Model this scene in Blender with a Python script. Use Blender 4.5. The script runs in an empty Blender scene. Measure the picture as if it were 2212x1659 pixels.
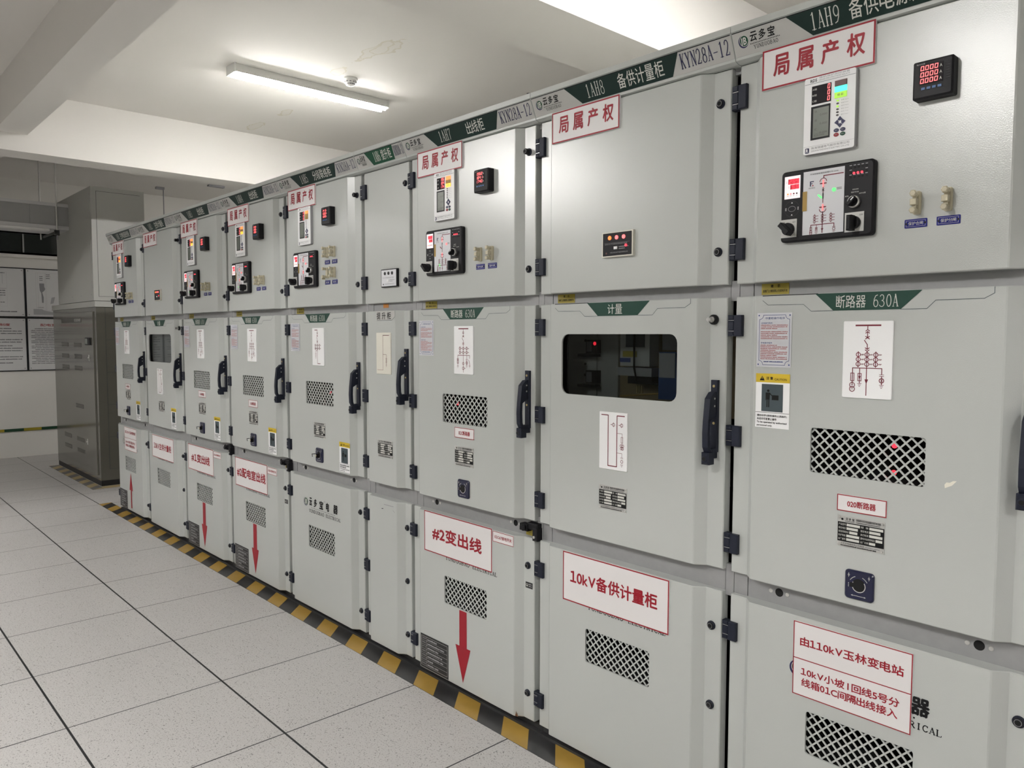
import bpy, math, random
from mathutils import Matrix, Vector
from mathutils.geometry import tessellate_polygon

PI = math.pi
random.seed(7)
SC = bpy.context.scene
COL = SC.collection

# ---------------------------------------------------------------- camera
YAW, PITCH, ROLL = 0.8265, -0.063, 0.0016
fw = Vector((-math.sin(YAW) * math.cos(PITCH), math.cos(YAW) * math.cos(PITCH), math.sin(PITCH)))
rt = Vector((math.cos(YAW), math.sin(YAW), 0))
up = rt.cross(fw)
r2 = math.cos(ROLL) * rt + math.sin(ROLL) * up
u2 = -math.sin(ROLL) * rt + math.cos(ROLL) * up
cam = bpy.data.cameras.new('camera')
cam.sensor_fit = 'HORIZONTAL'
cam.sensor_width = 36.0
cam.lens = 36.0 * 1660.448 / 2212
cam.clip_start = 0.05
cam_ob = bpy.data.objects.new('camera', cam)
M4 = Matrix((r2, u2, -fw)).transposed().to_4x4()
M4.translation = Vector((1.2004, -1.9843, 1.5083))
cam_ob.matrix_world = M4
COL.objects.link(cam_ob)
SC.camera = cam_ob

# ---------------------------------------------------------------- world, exposure
W = bpy.data.worlds.new('world')
SC.world = W
W.use_nodes = True
W.node_tree.nodes['Background'].inputs[0].default_value = (0.9, 0.95, 1.0, 1)
W.node_tree.nodes['Background'].inputs[1].default_value = 0.02
SC.view_settings.view_transform = 'Standard'
SC.view_settings.look = 'None'
SC.view_settings.gamma = 1
SC.view_settings.use_curve_mapping = False
SC.view_settings.exposure = 0.68
SC.cycles.max_bounces = 8
SC.cycles.diffuse_bounces = 5
SC.cycles.glossy_bounces = 4
SC.cycles.transparent_max_bounces = 8

TUBE_POWER = 120.0            # emission of the lamp tubes
CEIL = 3.40
# lamps: x, y of the middle of each batten and power factor
LAMPS = [(-4.19, 0.93, 1.0), (-7.6, 2.75, 0.45), (0.25, 0.93, 1.2), (-4.85, -3.9, 2.2), (-0.45, -3.9, 2.25), (3.85, -3.9, 2.0), (-8.1, -3.3, 0.6)]  # last lamp is unseen, added to brighten the left wall and floor


# ---------------------------------------------------------------- materials
MATS = {}


def mat(name, col, rough=0.5, metal=0.0, spec=0.5, emit=None, estr=0.0, bump=None, vary=None, coat=0.0):
    m = bpy.data.materials.new(name)
    m.use_nodes = True
    nt = m.node_tree
    b = nt.nodes['Principled BSDF']
    b.inputs['Base Color'].default_value = (*col, 1)
    b.inputs['Roughness'].default_value = rough
    b.inputs['Metallic'].default_value = metal
    b.inputs['Specular IOR Level'].default_value = spec
    b.inputs['Coat Weight'].default_value = coat
    if emit:
        b.inputs['Emission Color'].default_value = (*emit, 1)
        b.inputs['Emission Strength'].default_value = estr
    if bump or vary:
        tc = nt.nodes.new('ShaderNodeTexCoord')
    if vary:                       # (scale, amount): slow mottling of the colour itself
        n = nt.nodes.new('ShaderNodeTexNoise')
        n.inputs['Scale'].default_value = vary[0]
        n.inputs['Detail'].default_value = 4
        nt.links.new(tc.outputs['Object'], n.inputs['Vector'])
        r = nt.nodes.new('ShaderNodeMapRange')
        r.inputs['To Min'].default_value = 1 - vary[1]
        r.inputs['To Max'].default_value = 1 + vary[1]
        nt.links.new(n.outputs['Fac'], r.inputs['Value'])
        mx = nt.nodes.new('ShaderNodeVectorMath')
        mx.operation = 'SCALE'
        mx.inputs[0].default_value = col
        nt.links.new(r.outputs[0], mx.inputs['Scale'])
        nt.links.new(mx.outputs[0], b.inputs['Base Color'])
    if bump:                       # (scale, strength, distance)
        n = nt.nodes.new('ShaderNodeTexNoise')
        n.inputs['Scale'].default_value = bump[0]
        n.inputs['Detail'].default_value = 2
        nt.links.new(tc.outputs['Object'], n.inputs['Vector'])
        bp = nt.nodes.new('ShaderNodeBump')
        bp.inputs['Strength'].default_value = bump[1]
        bp.inputs['Distance'].default_value = bump[2]
        nt.links.new(n.outputs['Fac'], bp.inputs['Height'])
        nt.links.new(bp.outputs[0], b.inputs['Normal'])
    MATS[name] = m
    return m


mat('paint', (0.475, 0.495, 0.478), 0.22, spec=0.75, bump=(400, 0.6, 0.00040), vary=(3, 0.02))
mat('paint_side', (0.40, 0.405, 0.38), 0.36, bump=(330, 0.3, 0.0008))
mat('zinc', (0.31, 0.313, 0.315), 0.42, metal=0.15, vary=(40, 0.10))
mat('inner', (0.05, 0.052, 0.05), 0.7)
mat('plinth', (0.025, 0.025, 0.026), 0.6, vary=(9, 0.4))
mat('navy', (0.009, 0.012, 0.024), 0.5, spec=0.3, bump=(600, 0.2, 0.0005))
mat('black', (0.007, 0.007, 0.009), 0.5, spec=0.25)
mat('black_mat', (0.015, 0.015, 0.017), 0.6)
mat('hole', (0.003, 0.003, 0.003), 0.9)
mat('white', (0.86, 0.865, 0.87), 0.4)
mat('cream', (0.70, 0.68, 0.60), 0.4)
mat('offwhite', (0.66, 0.67, 0.70), 0.45)
mat('sign', (0.74, 0.72, 0.72), 0.4)
mat('red', (0.30, 0.008, 0.020), 0.45, spec=0.35)
mat('darkred', (0.16, 0.006, 0.022), 0.5)
mat('green', (0.008, 0.046, 0.031), 0.45, spec=0.3)
mat('header_green', (0.004, 0.020, 0.016), 0.45, spec=0.3)  # darkened to carry the shade of the fascia's downward lean
mat('green2', (0.008, 0.065, 0.033), 0.45, spec=0.3)
mat('ltext', (0.60, 0.60, 0.56), 0.5)
mat('ink', (0.008, 0.008, 0.009), 0.5, spec=0.2)
mat('navyink', (0.012, 0.013, 0.07), 0.5)
mat('greyink', (0.34, 0.34, 0.35), 0.5)
mat('greytext', (0.22, 0.22, 0.23), 0.5)
mat('steel', (0.62, 0.62, 0.60), 0.33, metal=0.8)
mat('alu', (0.50, 0.50, 0.48), 0.4, metal=0.3)
mat('tan', (0.50, 0.46, 0.33), 0.4)
mat('brass', (0.55, 0.45, 0.22), 0.35, metal=0.7)
mat('mustard', (0.36, 0.23, 0.05), 0.5)
mat('bluetag', (0.006, 0.009, 0.16), 0.45, spec=0.2)
mat('keyblue', (0.012, 0.08, 0.24), 0.4)
mat('yellow', (0.62, 0.44, 0.02), 0.5)
mat('oldyellow', (0.34, 0.27, 0.03), 0.5)
mat('orange', (0.45, 0.17, 0.02), 0.5)
mat('noticeblue', (0.03, 0.06, 0.22), 0.5)
mat('noticered', (0.42, 0.16, 0.16), 0.5)
mat('paper', (0.56, 0.57, 0.60), 0.45)
mat('slate', (0.04, 0.06, 0.07), 0.5)
mat('lcd', (0.17, 0.19, 0.165), 0.2)
mat('lcdink', (0.06, 0.065, 0.055), 0.4)
mat('ledbox', (0.012, 0.009, 0.012), 0.6, spec=0.2)
mat('brown', (0.09, 0.028, 0.026), 0.3)
mat('led_red', (0.4, 0.01, 0.02), 0.4, emit=(1.0, 0.03, 0.055), estr=1.25)
mat('led_pink', (0.5, 0.05, 0.06), 0.4, emit=(1.0, 0.14, 0.14), estr=1.25)
mat('led_orange', (0.5, 0.1, 0.02), 0.4, emit=(1.0, 0.17, 0.03), estr=1.25)
mat('led_amber', (0.5, 0.2, 0.02), 0.4, emit=(1.0, 0.40, 0.03), estr=1.2)
mat('led_green', (0.05, 0.5, 0.1), 0.4, emit=(0.10, 1.0, 0.16), estr=0.95)
mat('led_cyan', (0.05, 0.5, 0.4), 0.4, emit=(0.06, 0.95, 0.58), estr=1.0)
mat('led_lime', (0.2, 0.4, 0.03), 0.4, emit=(0.40, 0.75, 0.06), estr=0.5)
mat('led_off', (0.02, 0.01, 0.012), 0.3)
mat('redback', (0.30, 0.01, 0.02), 0.3, emit=(0.9, 0.02, 0.05), estr=0.2)
mat('whitelit', (0.8, 0.75, 0.76), 0.3, emit=(1.0, 0.80, 0.82), estr=0.35)
mat('haz_black', (0.035, 0.035, 0.036), 0.35, vary=(12, 0.35))
mat('haz_yellow', (0.40, 0.25, 0.05), 0.4, vary=(14, 0.15))
mat('haz_black_worn', (0.16, 0.155, 0.15), 0.5, vary=(12, 0.3))
mat('haz_yellow_worn', (0.47, 0.37, 0.19), 0.5, vary=(14, 0.15))
mat('wall_paint', (0.66, 0.645, 0.61), 0.7, bump=(60, 0.08, 0.002), vary=(0.8, 0.03))
mat('glass_backing', (0.17, 0.18, 0.165), 0.5, vary=(1.5, 0.3))
mat('wall_grey', (0.36, 0.355, 0.34), 0.7, vary=(0.8, 0.03))
mat('lamp_body', (0.74, 0.74, 0.72), 0.4)
for _i, _l in enumerate(LAMPS):
    mat('tube%d' % _i, (0.9, 0.9, 0.9), 0.4, emit=(1.0, 0.978, 0.955), estr=TUBE_POWER * _l[2])
mat('lv_paint', (0.115, 0.11, 0.092), 0.13, spec=0.8, vary=(2, 0.04))
mat('lv_box', (0.36, 0.36, 0.335), 0.42, vary=(2, 0.03))
mat('lv_vent', (0.07, 0.066, 0.06), 0.5)
mat('duct', (0.33, 0.33, 0.325), 0.4, metal=0.2)
mat('duct_lip', (0.55, 0.55, 0.55), 0.35, metal=0.3)
mat('board', (0.60, 0.60, 0.60), 0.22)
mat('boardtext', (0.045, 0.045, 0.05), 0.5)
mat('boardred', (0.33, 0.05, 0.05), 0.5)
mat('e_green', (0.008, 0.045, 0.02), 0.4)
mat('e_yellow', (0.30, 0.24, 0.02), 0.4)
mat('rust', (0.16, 0.07, 0.03), 0.8)
mat('scratch', (0.72, 0.70, 0.60), 0.6)
mat('blue_case', (0.015, 0.06, 0.20), 0.4)
mat('meter_case', (0.50, 0.50, 0.48), 0.5)
mat('ply', (0.30, 0.23, 0.12), 0.6)


def glass_material():
    m = bpy.data.materials.new('tinted_glass')
    m.use_nodes = True
    nt = m.node_tree
    nt.nodes.clear()
    out = nt.nodes.new('ShaderNodeOutputMaterial')
    mix = nt.nodes.new('ShaderNodeMixShader')
    fr = nt.nodes.new('ShaderNodeFresnel')
    fr.inputs['IOR'].default_value = 1.5
    tr = nt.nodes.new('ShaderNodeBsdfTransparent')
    tr.inputs['Color'].default_value = (0.60, 0.62, 0.62, 1)
    gl = nt.nodes.new('ShaderNodeBsdfGlossy')
    gl.inputs['Color'].default_value = (0.9, 0.9, 0.9, 1)
    gl.inputs['Roughness'].default_value = 0.02
    ge = nt.nodes.new('ShaderNodeNewGeometry')
    fm = nt.nodes.new('ShaderNodeMath')        # reflect at the outer face only
    fm.operation = 'MULTIPLY_ADD'
    nt.links.new(ge.outputs['Backfacing'], fm.inputs[0])
    fm.inputs[1].default_value = -1.0
    fm.inputs[2].default_value = 1.0
    fp = nt.nodes.new('ShaderNodeMath')
    fp.operation = 'MULTIPLY'
    nt.links.new(fr.outputs[0], fp.inputs[0])
    nt.links.new(fm.outputs[0], fp.inputs[1])
    nt.links.new(fp.outputs[0], mix.inputs[0])
    nt.links.new(tr.outputs[0], mix.inputs[1])
    nt.links.new(gl.outputs[0], mix.inputs[2])
    nt.links.new(mix.outputs[0], out.inputs[0])
    MATS['glass'] = m


glass_material()


class Nodes:
    """small helper that wires maths nodes"""

    def __init__(self, m):
        self.nt = m.node_tree

    def new(self, kind, **kw):
        n = self.nt.nodes.new(kind)
        for k, v in kw.items():
            setattr(n, k, v)
        return n

    def link(self, a, b):
        self.nt.links.new(a, b)

    def math(self, op, a, b=None, c=None):
        n = self.nt.nodes.new('ShaderNodeMath')
        n.operation = op
        for i, v in enumerate((a, b, c)):
            if v is None:
                continue
            if isinstance(v, (int, float)):
                n.inputs[i].default_value = v
            else:
                self.nt.links.new(v, n.inputs[i])
        return n.outputs[0]


def floor_material():
    m = mat('floor_tile', (0.6, 0.58, 0.55), 0.42, spec=0.4)
    N = Nodes(m)
    b = m.node_tree.nodes['Principled BSDF']
    tc = N.new('ShaderNodeTexCoord')
    sp = N.new('ShaderNodeSeparateXYZ')
    N.link(tc.outputs['Object'], sp.inputs[0])

    def dist(c, off):            # distance to the nearest joint line
        f = N.math('FRACT', N.math('DIVIDE', N.math('SUBTRACT', c, off), 0.6))
        return N.math('MULTIPLY', N.math('MINIMUM', f, N.math('SUBTRACT', 1.0, f)), 0.6)
    dx = dist(sp.outputs[0], -1.463)
    dy = dist(sp.outputs[1], -0.70)
    joint = N.math('MAXIMUM', N.math('LESS_THAN', dx, 0.0029), N.math('LESS_THAN', dy, 0.0042))
    # dark worm-like flecks of the anti-static laminate
    n1 = N.new('ShaderNodeTexNoise')
    n1.inputs['Scale'].default_value = 80
    n1.inputs['Detail'].default_value = 0.5
    N.link(tc.outputs['Object'], n1.inputs['Vector'])
    n2 = N.new('ShaderNodeTexNoise')
    n2.inputs['Scale'].default_value = 140
    n2.inputs['Detail'].default_value = 0
    N.link(tc.outputs['Object'], n2.inputs['Vector'])
    band = N.math('LESS_THAN', N.math('ABSOLUTE', N.math('SUBTRACT', n1.outputs['Fac'], 0.5)), 0.024)
    fleck = N.math('MULTIPLY', band, N.math('GREATER_THAN', n2.outputs['Fac'], 0.53))
    n3 = N.new('ShaderNodeTexNoise')
    n3.inputs['Scale'].default_value = 230
    N.link(tc.outputs['Object'], n3.inputs['Vector'])
    light = N.math('MULTIPLY', N.math('GREATER_THAN', n3.outputs['Fac'], 0.60), 0.6)
    n4 = N.new('ShaderNodeTexNoise')
    n4.inputs['Scale'].default_value = 1.7
    n4.inputs['Detail'].default_value = 4
    N.link(tc.outputs['Object'], n4.inputs['Vector'])

    def mixc(fac, a, c):
        n = N.new('ShaderNodeMix', data_type='RGBA')
        if isinstance(fac, float):
            n.inputs[0].default_value = fac
        else:
            N.link(fac, n.inputs[0])
        for i, v in ((6, a), (7, c)):
            if isinstance(v, tuple):
                n.inputs[i].default_value = (*v, 1)
            else:
                N.link(v, n.inputs[i])
        return n.outputs[2]
    c = mixc(n4.outputs['Fac'], (0.495, 0.482, 0.472), (0.545, 0.532, 0.522))
    c = mixc(light, c, (0.62, 0.608, 0.598))
    c = mixc(N.math('MULTIPLY', fleck, 0.85), c, (0.16, 0.155, 0.15))
    c = mixc(joint, c, (0.015, 0.016, 0.018))
    N.link(c, b.inputs['Base Color'])
    bp = N.new('ShaderNodeBump')
    bp.inputs['Strength'].default_value = 0.6
    bp.inputs['Distance'].default_value = 0.002
    N.link(N.math('SUBTRACT', 1.0, joint), bp.inputs['Height'])
    N.link(bp.outputs[0], b.inputs['Normal'])
    return m


floor_material()


def ceiling_material():
    m = mat('ceiling_paint', (0.68, 0.655, 0.61), 0.75)
    N = Nodes(m)
    b = m.node_tree.nodes['Principled BSDF']
    tc = N.new('ShaderNodeTexCoord')
    n1 = N.new('ShaderNodeTexNoise')
    n1.inputs['Scale'].default_value = 7
    n1.inputs['Detail'].default_value = 5
    N.link(tc.outputs['Object'], n1.inputs['Vector'])
    n2 = N.new('ShaderNodeTexNoise')
    n2.inputs['Scale'].default_value = 1.1
    n2.inputs['Detail'].default_value = 3
    N.link(tc.outputs['Object'], n2.inputs['Vector'])
    total = None
    # damp stains where the paint has blistered: x, y, rx, ry
    for (x, y, rx, ry) in ((-3.30, 0.90, 0.26, 0.05), (-3.16, 0.93, 0.16, 0.06), (-3.80, 0.93, 0.10, 0.05),
                           (-5.05, 1.13, 0.10, 0.05), (-5.60, 1.12, 0.13, 0.06)):
        mp = N.new('ShaderNodeMapping')
        mp.inputs['Location'].default_value = (-x / rx, -y / ry, 0)
        mp.inputs['Scale'].default_value = (1 / rx, 1 / ry, 0)
        N.link(tc.outputs['Object'], mp.inputs[0])
        ln = N.new('ShaderNodeVectorMath', operation='LENGTH')
        N.link(mp.outputs[0], ln.inputs[0])
        d = N.math('ADD', ln.outputs['Value'], N.math('MULTIPLY', N.math('SUBTRACT', n1.outputs['Fac'], 0.5), 2.6))
        ins = N.math('LESS_THAN', d, 1.0)
        rim = N.math('LESS_THAN', N.math('ABSOLUTE', N.math('SUBTRACT', d, 0.92)), 0.10)
        v = N.math('MAXIMUM', N.math('MULTIPLY', ins, 0.13), N.math('MULTIPLY', rim, 0.5))
        total = v if total is None else N.math('MAXIMUM', total, v)
    mx = N.new('ShaderNodeMix', data_type='RGBA')
    N.link(total, mx.inputs[0])
    base = N.new('ShaderNodeMix', data_type='RGBA')
    N.link(n2.outputs['Fac'], base.inputs[0])
    base.inputs[6].default_value = (0.675, 0.655, 0.625, 1)
    base.inputs[7].default_value = (0.71, 0.69, 0.66, 1)
    N.link(base.outputs[2], mx.inputs[6])
    mx.inputs[7].default_value = (0.52, 0.47, 0.34, 1)
    N.link(mx.outputs[2], b.inputs['Base Color'])
    n5 = N.new('ShaderNodeTexNoise')
    n5.inputs['Scale'].default_value = 5
    n5.inputs['Detail'].default_value = 6
    N.link(tc.outputs['Object'], n5.inputs['Vector'])
    bp = N.new('ShaderNodeBump')
    bp.inputs['Strength'].default_value = 0.12
    bp.inputs['Distance'].default_value = 0.01
    N.link(n5.outputs['Fac'], bp.inputs['Height'])
    N.link(bp.outputs[0], b.inputs['Normal'])


ceiling_material()

# ---------------------------------------------------------------- lettering
_TXT = {}


_EXT = {}


def _unit(k, vs, fs):
    if vs:
        x0, x1 = min(v[0] for v in vs), max(v[0] for v in vs)
        y0, y1 = min(v[1] for v in vs), max(v[1] for v in vs)
        _EXT[k[0], k[2]] = ((x0, y0), (x1, y1))
        vs = [((x - x0) / max(x1 - x0, 1e-6), (y - y0) / max(y1 - y0, 1e-6)) for x, y in vs]
    _TXT[k] = (vs, fs)
    return _TXT[k]


def glyphs(s, bold=0.0, res=2):
    """outline triangles of a string from Blender's own font, scaled to a unit box"""
    k = (s, bold, res)
    if k in _TXT:
        return _TXT[k]
    if '1' in s and len(s) > 1:
        # the default face has a bare stem for 1: take the flagged figure of the fallback face and set letter by letter
        vs, fs, x = [], [], 0.0
        for ch in s:
            if ch == ' ':
                x += 0.22
                continue
            v, f = glyphs('\uff11' if ch == '1' else ch, bold, res)
            (ax, ay), (bx_, by) = _EXT['\uff11' if ch == '1' else ch, res]
            o = len(vs)
            vs += [(x + p[0] * (bx_ - ax), ay + p[1] * (by - ay)) for p in v]
            fs += [tuple(o + q for q in t) for t in f]
            x += (bx_ - ax) + 0.08
        return _unit(k, vs, fs)
    c = bpy.data.curves.new('t', 'FONT')
    c.body = s
    c.resolution_u = res
    c.offset = bold
    o = bpy.data.objects.new('t', c)
    COL.objects.link(o)
    dg = bpy.context.evaluated_depsgraph_get()
    ev = o.evaluated_get(dg)
    me = ev.to_mesh()
    vs = [(v.co.x, v.co.y) for v in me.vertices]
    fs = [tuple(p.vertices) for p in me.polygons]
    ev.to_mesh_clear()
    bpy.data.objects.remove(o)
    bpy.data.curves.remove(c)
    return _unit(k, vs, fs)


T_, t_ = 0.15, 0.075     # thick and thin strokes of the serif letters (fraction of height)


def arc(cx, cy, rx, ry, a0, a1, n=12):
    return [(cx + rx * math.cos(math.radians(a0 + (a1 - a0) * i / n)), cy + ry * math.sin(math.radians(a0 + (a1 - a0) * i / n))) for i in range(n + 1)]


def sf(x, w=0.16, y=0.0):     # a serif foot
    return ([(x - w, y), (x + w, y)], t_)


SERIF = {
    '1': [([(.5, 0), (.5, .97)], T_), sf(.5, .3, .03), ([(.5, .96), (.25, .84)], t_)],
    '2': [([(.14, .72), (.17, .88)] + arc(.47, .73, .32, .25, 150, -25, 10) + [(.6, .40), (.14, .05)], .11), ([(.12, .05), (.88, .05)], .12), ([(.88, .05), (.9, .2)], t_)],
    '3': [(arc(.42, .74, .33, .23, 155, -90, 10) + arc(.40, .27, .42, .24, 90, -155, 12), .11)],
    '4': [([(.7, 0), (.7, .98)], T_), ([(.66, .96), (.08, .30), (.94, .30)], t_), sf(.7, .2, .03)],
    '5': [([(.82, .95), (.22, .95), (.18, .55)], .09), (arc(.45, .32, .38, .28, 130, -150, 14), .12)],
    '6': [(arc(.5, .30, .36, .27, 0, 360, 18), .12), ([(.14, .32), (.22, .65), (.45, .90), (.78, .96)], .11)],
    '7': [([(.1, .82), (.12, .95), (.88, .95), (.55, .5), (.42, 0)], .11)],
    '8': [(arc(.5, .73, .30, .23, 0, 360, 16), .10), (arc(.5, .26, .38, .25, 0, 360, 18), .11)],
    '9': [(arc(.5, .68, .36, .28, 0, 360, 18), .12), ([(.86, .66), (.78, .35), (.55, .1), (.22, .04)], .11)],
    '0': [(arc(.5, .5, .36, .47, 0, 360, 22), .12)],
    'A': [([(.5, .98), (.14, .02)], t_), ([(.48, .98), (.86, .02)], T_), ([(.26, .33), (.72, .33)], t_), sf(.14, .15, .03), sf(.86, .16, .03)],
    'H': [([(.2, 0), (.2, 1)], T_), ([(.8, 0), (.8, 1)], T_), ([(.2, .52), (.8, .52)], t_)] + [sf(x, .17, y) for x in (.2, .8) for y in (.03, .97)],
    'K': [([(.2, 0), (.2, 1)], T_), ([(.27, .42), (.82, .98)], t_), ([(.42, .57), (.85, .02)], T_), sf(.2, .17, .03), sf(.2, .17, .97), sf(.84, .16, .03), sf(.82, .14, .97)],
    'Y': [([(.14, .98), (.5, .46)], T_), ([(.86, .98), (.5, .46)], t_), ([(.5, .5), (.5, 0)], T_), sf(.5, .2, .03), sf(.15, .15, .97), sf(.86, .13, .97)],
    'N': [([(.17, 0), (.17, .98)], t_), ([(.15, .98), (.84, .03)], T_), ([(.84, 0), (.84, 1)], t_), sf(.17, .15, .03), sf(.13, .13, .97), sf(.84, .15, .97)],
    '-': [([(.1, .42), (.9, .42)], .10)],
    'U': [([(.2, .98), (.2, .3)] + arc(.5, .28, .30, .25, 180, 360, 10) + [(.8, .98)], .11), sf(.2, .17, .97), sf(.8, .15, .97)],
    'D': [([(.2, 0), (.2, 1)], T_), ([(.2, .97)] + arc(.42, .5, .44, .47, 90, -90, 14) + [(.2, .03)], .10), sf(.2, .17, .03), sf(.2, .17, .97)],
    'O': [(arc(.5, .5, .40, .47, 0, 360, 22), .12)],
    'B': [([(.2, 0), (.2, 1)], T_), ([(.2, .97)] + arc(.45, .75, .30, .22, 90, -90, 9) + [(.2, .52)], .10), ([(.45, .53)] + arc(.46, .28, .38, .25, 90, -90, 10) + [(.2, .03)], .10), sf(.18, .15, .03), sf(.18, .15, .97)],
    'E': [([(.22, 0), (.22, 1)], T_), ([(.1, .97), (.82, .97), (.84, .8)], t_), ([(.22, .52), (.66, .52)], t_), ([(.1, .03), (.84, .03), (.88, .22)], t_)],
    'L': [([(.24, 0), (.24, 1)], T_), ([(.08, .03), (.84, .03), (.88, .24)], t_), sf(.24, .17, .97)],
    'C': [(arc(.52, .5, .40, .47, 40, 320, 18), .12), ([(.84, .98), (.84, .72)], t_)],
    'T': [([(.5, 0), (.5, 1)], T_), ([(.08, .78), (.1, .97), (.9, .97), (.92, .78)], t_), sf(.5, .2, .03)],
    'R': [([(.2, 0), (.2, 1)], T_), ([(.2, .97)] + arc(.45, .74, .32, .23, 90, -90, 9) + [(.2, .51)], .10), ([(.45, .5), (.86, .03)], T_), sf(.2, .17, .03), sf(.18, .15, .97), sf(.9, .1, .03)],
    'I': [([(.5, 0), (.5, 1)], T_), sf(.5, .2, .03), sf(.5, .2, .97)],
}
SEG = {'0': 'abcdef', '1': 'bc', '2': 'abged', '3': 'abgcd', '4': 'fgbc', '5': 'afgcd', '6': 'afgedc', '7': 'abc', '8': 'abcdefg', '9': 'abcdfg'}
SEGP = {'a': ((0, 1), (1, 1)), 'b': ((1, 1), (1, .5)), 'c': ((1, .5), (1, 0)), 'd': ((0, 0), (1, 0)), 'e': ((0, 0), (0, .5)), 'f': ((0, .5), (0, 1)), 'g': ((0, .5), (1, .5))}


# ---------------------------------------------------------------- mesh builder
def rrect(u0, u1, z0, z1, r, n=4):
    pts = []
    for cx, cz, a in ((u1 - r, z0 + r, -90), (u1 - r, z1 - r, 0), (u0 + r, z1 - r, 90), (u0 + r, z0 + r, 180)):
        for i in range(n + 1):
            t = math.radians(a + 90 * i / n)
            pts.append((cx + r * math.cos(t), cz + r * math.sin(t)))
    return pts


def ngon(u, z, r, n=16, rz=None):
    rz = rz or r
    return [(u + r * math.cos(2 * PI * i / n), z + rz * math.sin(2 * PI * i / n)) for i in range(n)]


class MB:
    """collects faces; u runs along the front, d comes out of the front towards the viewer, z is up"""

    def __init__(self):
        self.V, self.F, self.I, self.mats = [], [], [], []

    def mi(self, m):
        if m not in self.mats:
            self.mats.append(m)
        return self.mats.index(m)

    def add(self, vs, fs, m):
        o = len(self.V)
        self.V += vs
        i = self.mi(m)
        for f in fs:
            self.F.append(tuple(o + k for k in f))
            self.I.append(i)

    @staticmethod
    def D(d, z):
        return d(z) if callable(d) else d

    def flat(self, poly, d, m):
        self.add([(u, -self.D(d, z), z) for u, z in poly], [tuple(range(len(poly)))], m)

    def rect(self, u0, u1, z0, z1, d, m):
        self.flat([(u0, z0), (u1, z0), (u1, z1), (u0, z1)], d, m)

    def prism(self, poly, d0, d1, m, ch=0.0, side=None):
        """polygon from depth d0 out to d1, its front edge chamfered by ch"""
        n = len(poly)
        if ch:
            cu = sum(p[0] for p in poly) / n
            cz = sum(p[1] for p in poly) / n
            hu = max(abs(p[0] - cu) for p in poly)
            hz = max(abs(p[1] - cz) for p in poly)
            inner = [(cu + (u - cu) * (1 - ch / hu), cz + (z - cz) * (1 - ch / hz)) for u, z in poly]
            rings = [(poly, d0), (poly, d1 - ch), (inner, d1)]
        else:
            rings = [(poly, d0), (poly, d1)]
        vs = [(u, -d, z) for ring, d in rings for u, z in ring]
        fs = []
        for k in range(len(rings) - 1):
            for i in range(n):
                j = (i + 1) % n
                fs.append((k * n + i, k * n + j, (k + 1) * n + j, (k + 1) * n + i))
        self.add(vs, fs, side or m)
        top = (len(rings) - 1) * n
        self.add([vs[top + i] for i in range(n)], [tuple(range(n))], m)
        self.add([vs[i] for i in range(n)], [tuple(range(n - 1, -1, -1))], side or m)

    def box(self, u0, u1, d0, d1, z0, z1, m, ch=0.0):
        self.prism([(u0, z0), (u1, z0), (u1, z1), (u0, z1)], d0, d1, m, ch)

    def cyl(self, u, z, r, d0, d1, m, n=16, ch=0.0, side=None):
        self.prism(ngon(u, z, r, n), d0, d1, m, ch, side)

    def ring(self, u, z, r, w, d, m, n=16, rz=None, a0=0, a1=360):
        rz = rz or r
        vs, fs = [], []
        for i in range(n + 1):
            t = math.radians(a0 + (a1 - a0) * i / n)
            c, s = math.cos(t), math.sin(t)
            for q in (-w / 2, w / 2):
                zz = z + (rz + q) * s
                vs.append((u + (r + q) * c, -self.D(d, zz), zz))
            if i:
                fs.append((2 * i - 2, 2 * i - 1, 2 * i + 1, 2 * i))
        self.add(vs, fs, m)

    def line(self, pts, w, d, m):
        """flat ribbon along a polyline"""
        for (a, b) in zip(pts, pts[1:]):
            du, dz = b[0] - a[0], b[1] - a[1]
            L = math.hypot(du, dz)
            if L < 1e-9:
                continue
            e = w * 0.25
            du, dz = du / L, dz / L
            a2 = (a[0] - du * e, a[1] - dz * e)
            b2 = (b[0] + du * e, b[1] + dz * e)
            nu, nz = -dz * w / 2, du * w / 2
            self.flat([(a2[0] - nu, a2[1] - nz), (b2[0] - nu, b2[1] - nz), (b2[0] + nu, b2[1] + nz), (a2[0] + nu, a2[1] + nz)], d, m)

    def frame(self, u0, u1, z0, z1, w, d, m):
        self.rect(u0, u1, z1 - w, z1, d, m)
        self.rect(u0, u1, z0, z0 + w, d, m)
        self.rect(u0, u0 + w, z0 + w, z1 - w, d, m)
        self.rect(u1 - w, u1, z0 + w, z1 - w, d, m)

    def text(self, s, u0, u1, z0, z1, d, m, bold=0.0, res=2, shear=0.0):
        vs, fs = glyphs(s, 0.0, res)
        # heavier strokes: the outline laid down again, shifted by a fraction of the character height
        k = bold * (z1 - z0) * 1.1
        shifts = [(0, 0)] if k <= 0 else [(-k, 0), (k, 0), (0, k), (0, -k)]
        for n, (du, dz) in enumerate(shifts):
            out = []
            for x, y in vs:
                z = z0 + k + y * (z1 - z0 - 2 * k) + dz
                out.append((u0 + k + x * (u1 - u0 - 2 * k) + du + shear * (z - z0), -self.D(d, z) - .00008 * n, z))
            self.add(out, fs, m)

    def spaced(self, s, u0, u1, z0, z1, d, m, bold=0.0, res=2):
        """characters spread evenly, each in a cell of its own"""
        n = len(s)
        p = (u1 - u0) / n
        w = min(p * 0.92, (z1 - z0) * 1.0)
        for i, ch in enumerate(s):
            c = u0 + p * (i + 0.5)
            self.text(ch, c - w / 2, c + w / 2, z0, z1, d, m, bold, res)

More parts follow.
